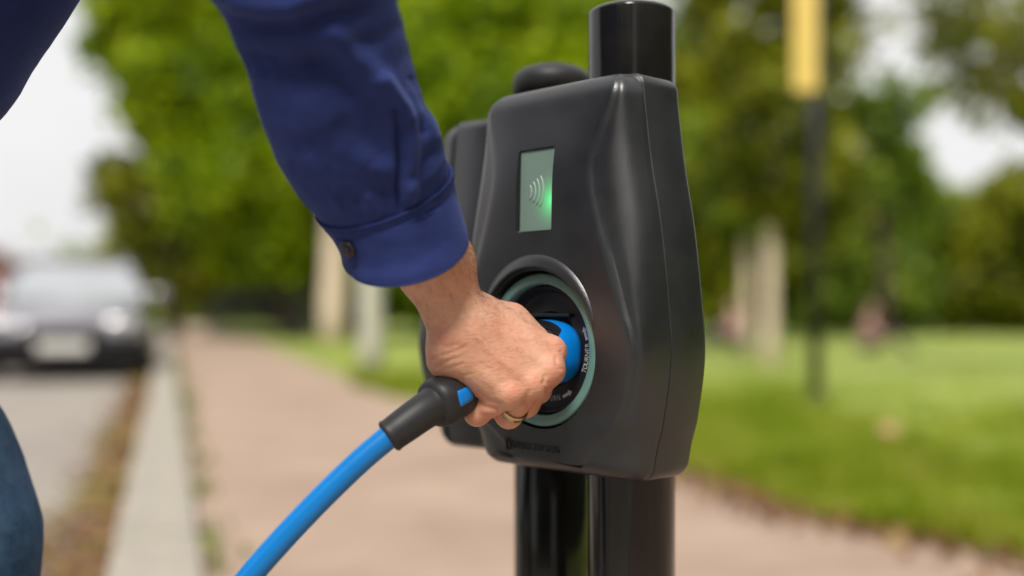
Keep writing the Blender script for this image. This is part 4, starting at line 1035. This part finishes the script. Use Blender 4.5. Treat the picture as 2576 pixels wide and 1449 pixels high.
Vx, Fx = surface_nets(hairf, HEAD - .15, HEAD + .16, .008); fast_mesh('hair', Vx, Fx, M['headhair'], person, True)

# ------------------------------------------------------------------ shirt sleeve, cuff, body
SL = [  # left edge, right edge (measuring grid), depth of the sleeve's middle
    ((300, -330), (905, -470), .640), ((400, -190), (985, -300), .645), ((475, -90), (1000, -160), .652), ((530, 0), (998, -50), .660), ((568, 55), (1000, 10), .666), ((600, 112), (1010, 68), .673),
    ((636, 205), (1022, 118), .682), ((652, 275), (1044, 185), .690), ((680, 348), (1062, 250), .700), ((722, 428), (1094, 312), .710), ((762, 492), (1114, 378), .720), ((799, 541), (1127, 428), .729)]
CF = [((799, 541), (1127, 428), .7290), ((806, 551), (1131, 440), .7305), ((822, 574), (1139, 478), .734), ((845, 604), (1151, 522), .736), ((862, 636), (1162, 564), .738), ((871, 662), (1171, 602), .739)]
def sleeve_rings(S, nu, nv, grow=1.0, depth_k=.80, tau=(0, 0)):
    L_ = spline([W(*s_[0], s_[2]) for s_ in S], nu); R_ = spline([W(*s_[1], s_[2]) for s_ in S], nu)
    V = np.zeros((nu, nv, 3)); cen = (L_ + R_) / 2
    for i in range(nu):
        w_ = (R_[i] - L_[i]) / 2 * grow; t_ = cen[min(i + 1, nu - 1)] - cen[max(i - 1, 0)]; t_ /= np.linalg.norm(t_)
        b_ = np.cross(t_, w_); b_ /= np.linalg.norm(b_)
        if b_[1] > 0: b_ = -b_
        for j in range(nv):
            a_ = 2 * np.pi * j / nv; V[i, j] = cen[i] + w_ * np.cos(a_) + (b_ * depth_k + t_ * (tau[0] + (tau[1] - tau[0]) * (i / (nu - 1)) ** 2)) * np.linalg.norm(w_) * np.sin(a_)
    return V
def grid_normals(V):
    du = np.gradient(V, axis=0); dv = (np.roll(V, -1, 1) - np.roll(V, 1, 1)) / 2; n_ = np.cross(du, dv); n_ /= np.linalg.norm(n_, axis=-1)[..., None]
    c_ = V.mean(1, keepdims=True); s_ = np.sign(((V - c_) * n_).sum()); return n_ * s_
def shell(name, V, nrm_, th, m, parent):
    """closed-ended cloth tube with real thickness"""
    nu, nv = V.shape[:2]; inner = V - nrm_ * th
    A_ = np.concatenate([V.reshape(-1, 3), inner.reshape(-1, 3)]); n0 = nu * nv
    F = grid_faces(nu, nv) + [tuple(reversed(f)) for f in grid_faces(nu, nv, off=n0)]
    for base in (0, (nu - 1) * nv):
        for j in range(nv):
            j2 = (j + 1) % nv; F.append((base + j, base + j2, n0 + base + j2, n0 + base + j))
    o = fast_mesh(name, A_, np.array(F), m, parent, True); flip_if_inward(o); return o
SV = sleeve_rings(SL, 230, 220, tau=(0, .10)); SN = grid_normals(SV)
qs = proj(SV.reshape(-1, 3)); fr = np.clip(-SN.reshape(-1, 3)[:, 1] * 1.6 + .15, 0, 1)
FOLD = [  # ridge (+) and valley (-) lines, height mm, width px, one-sided sharpness
    ([(1006, 528), (1004, 470), (1008, 400), (1000, 330), (985, 270)], -4.6, 7), ([(1030, 500), (1036, 420), (1030, 340), (1002, 262), (960, 200)], 5.4, 17),
    ([(840, 80), (900, 150), (960, 220), (1000, 290)], 4.0, 36), ([(780, 160), (850, 190), (930, 280), (960, 380)], -4.5, 42), ([(530, 40), (640, 70), (760, 60), (900, 20)], -3.8, 26),
    ([(600, 10), (720, 20), (850, -30)], 3.6, 26), ([(640, 150), (740, 170), (840, 150)], -2.6, 30), ([(660, 215), (760, 260), (840, 350), (930, 420)], 2.2, 40),
    ([(1010, 60), (960, 100), (900, 110)], -2.4, 22), ([(1050, 235), (1060, 290), (1095, 340)], 2.6, 20), ([(1040, 200), (1058, 270), (1062, 330)], -2.6, 12),
    ([(860, 330), (900, 420), (985, 500)], -2.6, 36), ([(1120, 400), (1090, 440), (1030, 480)], 1.6, 16), ([(790, 400), (840, 480), (880, 540)], 1.4, 22), ([(1085, 380), (1050, 420), (1030, 450)], -1.5, 12),
    ([(930, 500), (955, 540)], 1.5, 10), ([(970, 490), (978, 540)], -1.2, 8), ([(1060, 470), (1068, 500)], -1.2, 8), ([(900, 510), (912, 548)], -1.2, 8)]
dis = np.zeros(len(qs))
for pl, hgt, wd_ in FOLD: dis += 1.2 * hgt * .001 * np.exp(-(polyline_dist(qs, pl) / wd_) ** 2)
for pl in ([(690, 160), (740, 270), (800, 390), (850, 480), (876, 552)],):      # placket edge, a step with a stitched line
    pl_a = np.array(pl, float); yy = np.clip(qs[:, 1], 160, 552); xe = np.interp(yy, pl_a[:, 1], pl_a[:, 0])
    dis += np.where(qs[:, 1] > 150, .0009 / (1 + np.exp((qs[:, 0] - xe) / 1.6)), 0) - np.where(qs[:, 1] > 150, .0007 * np.exp(-((qs[:, 0] - xe - 2) / 3.0) ** 2), 0)
    dis -= np.where(qs[:, 1] > 160, .0005 * np.exp(-((qs[:, 0] - xe + 32) / 2.6) ** 2), 0)
noi = np.array([mnoise.fractal(Vector(v) * 22, 1.0, 2.0, 4) for v in SV.reshape(-1, 3)])
noi2 = np.array([mnoise.noise(Vector((v[0] * 60 + v[2] * 30, v[1] * 40, v[2] * 26 - v[0] * 10))) for v in SV.reshape(-1, 3)])
tt_ = np.linspace(0, 1, 230).repeat(220)
dis = dis * fr * np.clip((1 - tt_) * 9, .0, 1) + (.0024 * noi + .0012 * noi2) * np.clip((1 - tt_) * 10, 0, 1)
SV = SV + SN * dis.reshape(230, 220)[..., None]
def torso(P):
    d = sd_cone(P, HIPS + [.06, .02, .10], CH, .165, .165)
    d = smin(d, sd_cone(P, CH + [-.02, -.12, .03], CH + [-.02, .13, .03], .13, .13), .08)
    d = smin(d, sd_cone(P, SH_L, CH + [0, -.08, .0], .085, .12), .07)
    d = smin(d, sd_cone(P, SH_L, W(560, -520, .63), .080, .080), .04)
    # the near arm hangs down beside the body
    d = smin(d, sd_cone(P, CH + [-.02, -.16, .02], [-.66, .48, .93], .075, .062), .04)
    d = smin(d, sd_cone(P, [-.66, .48, .93], [-.60, .50, .72], .060, .05), .03)
    # shirt front falling towards the lap
    d = smin(d, sd_cone(P, W(-190, 62, .74), W(-72, -190, .74), .052, .072), .06); d = smin(d, sd_cone(P, W(-190, 62, .74), W(-900, 50, .76), .052, .13), .10)
    d += .006 * np.sin(P[..., 0] * 31 + P[..., 2] * 22) * np.sin(P[..., 1] * 27 + P[..., 2] * 15)
    return d
Vt, Ft = surface_nets(torso, [-1.25, .25, .55], [-.02, 1.12, 1.48], .011)
shirt = fast_mesh('shirt', Vt, Ft, M['shirt'], person, True)
shell('sleeve', SV, grid_normals(SV), .0012, M['shirt'], shirt)
CV = sleeve_rings(CF, 60, 220, 1.014, tau=(.10, .50)); CN = grid_normals(CV); qc = proj(CV.reshape(-1, 3))
v_ = np.linspace(0, 1, 60).repeat(220)
dis = .0011 * np.exp(-((v_ - .02) / .05) ** 2) - .0005 * np.exp(-((v_ - .11) / .03) ** 2) - .0006 * np.exp(-((v_ - .965) / .012) ** 2) - .0005 * np.exp(-((v_ - .32) / .02) ** 2)
nc = np.array([mnoise.fractal(Vector(v) * 35, 1.0, 2.0, 3) for v in CV.reshape(-1, 3)]); dis = dis + .0010 * nc
CV = CV + CN * (dis + .0012).reshape(60, 220)[..., None]
# the cuff's lower edge sags in the middle of the near side
cuff = shell('cuff', CV, grid_normals(CV), .0016, M['shirt'], shirt)
# stitching along the cuff seams
CN = grid_normals(CV)
for row, nm in ((13, 'stitching'), (56, 'stitching')):
    V = []; F = []; ring_ = CV[row] + CN[row] * .0004
    for j in range(0, 220):
        a_ = ring_[j]; b_ = ring_[(j + 1) % 220]; p0 = a_ + (b_ - a_) * .12; p1 = a_ + (b_ - a_) * .82; nn = CN[row, j]
        v, f = tube([Vector(p0 - nn * .0001), Vector((p0 + p1) / 2 + nn * .0002), Vector(p1 - nn * .0001)], .00018, 4, cap=False); o0 = len(V); V += v; F += [tuple(x + o0 for x in y) for y in f]
    mesh_obj(nm, V, F, M['thread'], cuff)
# button on the cuff
best = np.argmin(np.linalg.norm(qc - np.array([884, 622]), axis=1) + 1e3 * (CN.reshape(-1, 3)[:, 1] > 0)); bp_ = Vector(CV.reshape(-1, 3)[best]); bn = Vector(CN.reshape(-1, 3)[best]).normalized()
bm = bmesh.new()
prf = [(0, .0012), (.0030, .0012), (.0038, .0019), (.0050, .0024), (.0057, .0020), (.0059, .0010), (.0054, 0)]
e1 = bn.orthogonal().normalized(); e2 = bn.cross(e1); V = []
for r_, h_ in prf:
    for j in range(40): t_ = 2 * math.pi * j / 40; V.append(bp_ + (e1 * math.cos(t_) + e2 * math.sin(t_)) * max(r_, 1e-5) + bn * (h_ + .0008))
o = mesh_obj('button', V, grid_faces(len(prf), 40), M['button'], cuff); flip_if_inward(o)
V = []; F = []
for a_, b_ in (((-.0011, -.0011), (.0011, .0011)), ((-.0011, .0011), (.0011, -.0011))):
    v, f = tube([bp_ + e1 * a_[0] + e2 * a_[1] + bn * .0020, bp_ + bn * .0030, bp_ + e1 * b_[0] + e2 * b_[1] + bn * .0020], .0004, 5); o0 = len(V); V += v; F += [tuple(x + o0 for x in y) for y in f]
mesh_obj('stitching', V, F, M['thread'], cuff)
bm.free()
# jeans, shoes
kn1 = np.array(Wn(-50, 1335, .86)) ; kn1[2] = CAMH - .165
def jeans(P):
    d = smin(sd_ell(P, HIPS, (.16, .19, .15)), sd_cone(P, HIPS + [0, -.09, -.02], kn1 + [-.055, 0, .03], .110, .060), .05)
    d = smin(d, sd_cone(P, W(-214, 1130, .86), W(-128, 1345, .86), .064, .0645), .06); d = smin(d, sd_cone(P, W(-128, 1345, .86), [W(-130, 1345, .86)[0], .87, .10], .0645, .055), .01)
    k2 = kn1 + [-.22, .24, -.02]
    d = smin(d, sd_cone(P, HIPS + [0, .10, -.02], k2, .110, .075), .05); d = smin(d, sd_cone(P, k2, [k2[0] - .12, k2[1] + .02, .10], .075, .058), .03)
    d += .004 * np.sin(P[..., 2] * 42 + P[..., 0] * 30) * np.cos(P[..., 1] * 33)
    return d
Vj, Fj = surface_nets(jeans, [-1.25, .5, .03], [-.25, 1.3, 1.05], .010)
fast_mesh('jeans', Vj, Fj, M['denim'], person, True)
for (sx, sy) in ((kn1[0] - .02, .87), (kn1[0] - .34, 1.13)):
    def shoe(P): return np.maximum(smin(sd_ell(P, [sx + .01, sy, .07], (.065, .045, .07)), sd_ell(P, [sx + .10, sy, .045], (.105, .047, .048)), .04), -(P[..., 2] - .003))
    Vs, Fs = surface_nets(shoe, [sx - .1, sy - .08, -.02], [sx + .25, sy + .08, .17], .006); fast_mesh('shoe', Vs, Fs, M['shoe'], person, True)

# ------------------------------------------------------------------ two people sitting far off on the lawn, a scrap of litter
M['skin_far'] = mat('skin_far', (0.55, 0.32, 0.24), .6, var=.1, vscale=10)
M['pink'] = mat('pink_top', (0.38, 0.22, 0.20), .85, var=.15, vscale=6); M['dark_cloth'] = mat('dark_trousers', (0.05, 0.045, 0.05), .85, var=.2, vscale=6)
def sitter(px, Y, face, label, top, k=1.0):
    p = np.array([gx(px, Y), Y, .02]); c_, s_ = math.cos(face), math.sin(face)
    def T(x, y, z): return p + np.array([c_ * x - s_ * y, s_ * x + c_ * y, z]) * k
    def skin(P):
        d = sd_ell(P, T(.03, 0, .78), np.array((.088, .078, .11)) * k); d = smin(d, sd_cone(P, T(0, 0, .5), T(.02, 0, .72), .05 * k, .05 * k), .03)
        d = smin(d, sd_cone(P, T(0, 0, .45), T(-.02, 0, .2), .09 * k, .1 * k), .05)
        for sg in (-1, 1):
            d = smin(d, sd_cone(P, T(0, .18 * sg, .52), T(.14, .22 * sg, .30), .045 * k, .038 * k), .03); d = smin(d, sd_cone(P, T(.14, .22 * sg, .30), T(.36, .12 * sg, .34), .037 * k, .03 * k), .02)
            d = smin(d, sd_ell(P, T(.42, .11 * sg, .34), np.array((.05, .035, .025)) * k), .02)
        return d
    lo_, hi_ = p - [.8, .8, .1], p + [.95, .8, 1.05]
    v, f = surface_nets(skin, lo_, hi_, .024); o = fast_mesh('person', v, f, M['skin_far'], smooth=True); tag(o, label, 'person')
    def tp(P):
        d = smin(sd_cone(P, T(-.02, 0, .14), T(0, 0, .46), .15 * k, .14 * k), sd_cone(P, T(0, -.14, .52), T(0, .14, .52), .075 * k, .075 * k), .06)
        for sg in (-1, 1): d = smin(d, sd_cone(P, T(0, .18 * sg, .52), T(.12, .22 * sg, .34), .062 * k, .055 * k), .03)
        return d
    v, f = surface_nets(tp, lo_, hi_, .024); fast_mesh('top', v, f, M[top], o, True)
    def tr(P):
        d = sd_ell(P, T(0, 0, .12), np.array((.17, .2, .13)) * k)
        for sg in (-1, 1):
            d = smin(d, sd_cone(P, T(.05, .1 * sg, .12), T(.42, .13 * sg, .36), .085 * k, .065 * k), .04); d = smin(d, sd_cone(P, T(.42, .13 * sg, .36), T(.60, .12 * sg, .07), .06 * k, .045 * k), .02)
            d = smin(d, sd_ell(P, T(.66, .12 * sg, .04), np.array((.12, .05, .045)) * k), .02)
        return d
    v, f = surface_nets(tr, lo_, hi_, .024); fast_mesh('trousers', v, f, M['dark_cloth'], o, True)
    def hr(P): return np.maximum(sd_ell(P, T(.0, 0, .80), np.array((.10, .088, .12)) * k), -(sd_ell(P, T(.09, 0, .74), np.array((.08, .08, .1)) * k)))
    v, f = surface_nets(hr, lo_, hi_, .02); fast_mesh('hair', v, f, M['headhair'], o, True)
sitter(2185, 17, R(-20), 'person in a pink top sitting on the lawn right of the yellow sign pole', 'pink', .9)
sitter(1848, 19, R(200), 'person seated on the lawn just left of the pale trunks', 'pink', .95)
M['litter_pink'] = mat('crumpled_paper', (0.68, 0.36, 0.24), .8, var=.15, vscale=20)
bm = bmesh.new(); bmesh.ops.create_icosphere(bm, subdivisions=3, radius=.055)
for v in bm.verts: v.co *= 1 + .35 * mnoise.noise(v.co * 25); v.co.z *= .8
o = bm_obj('crumpled_paper', bm, M['litter_pink'], None); o.location = (gx(2240, 5.2), 5.2, .085); tag(o, 'small salmon coloured crumpled paper lying in the verge grass', 'litter')
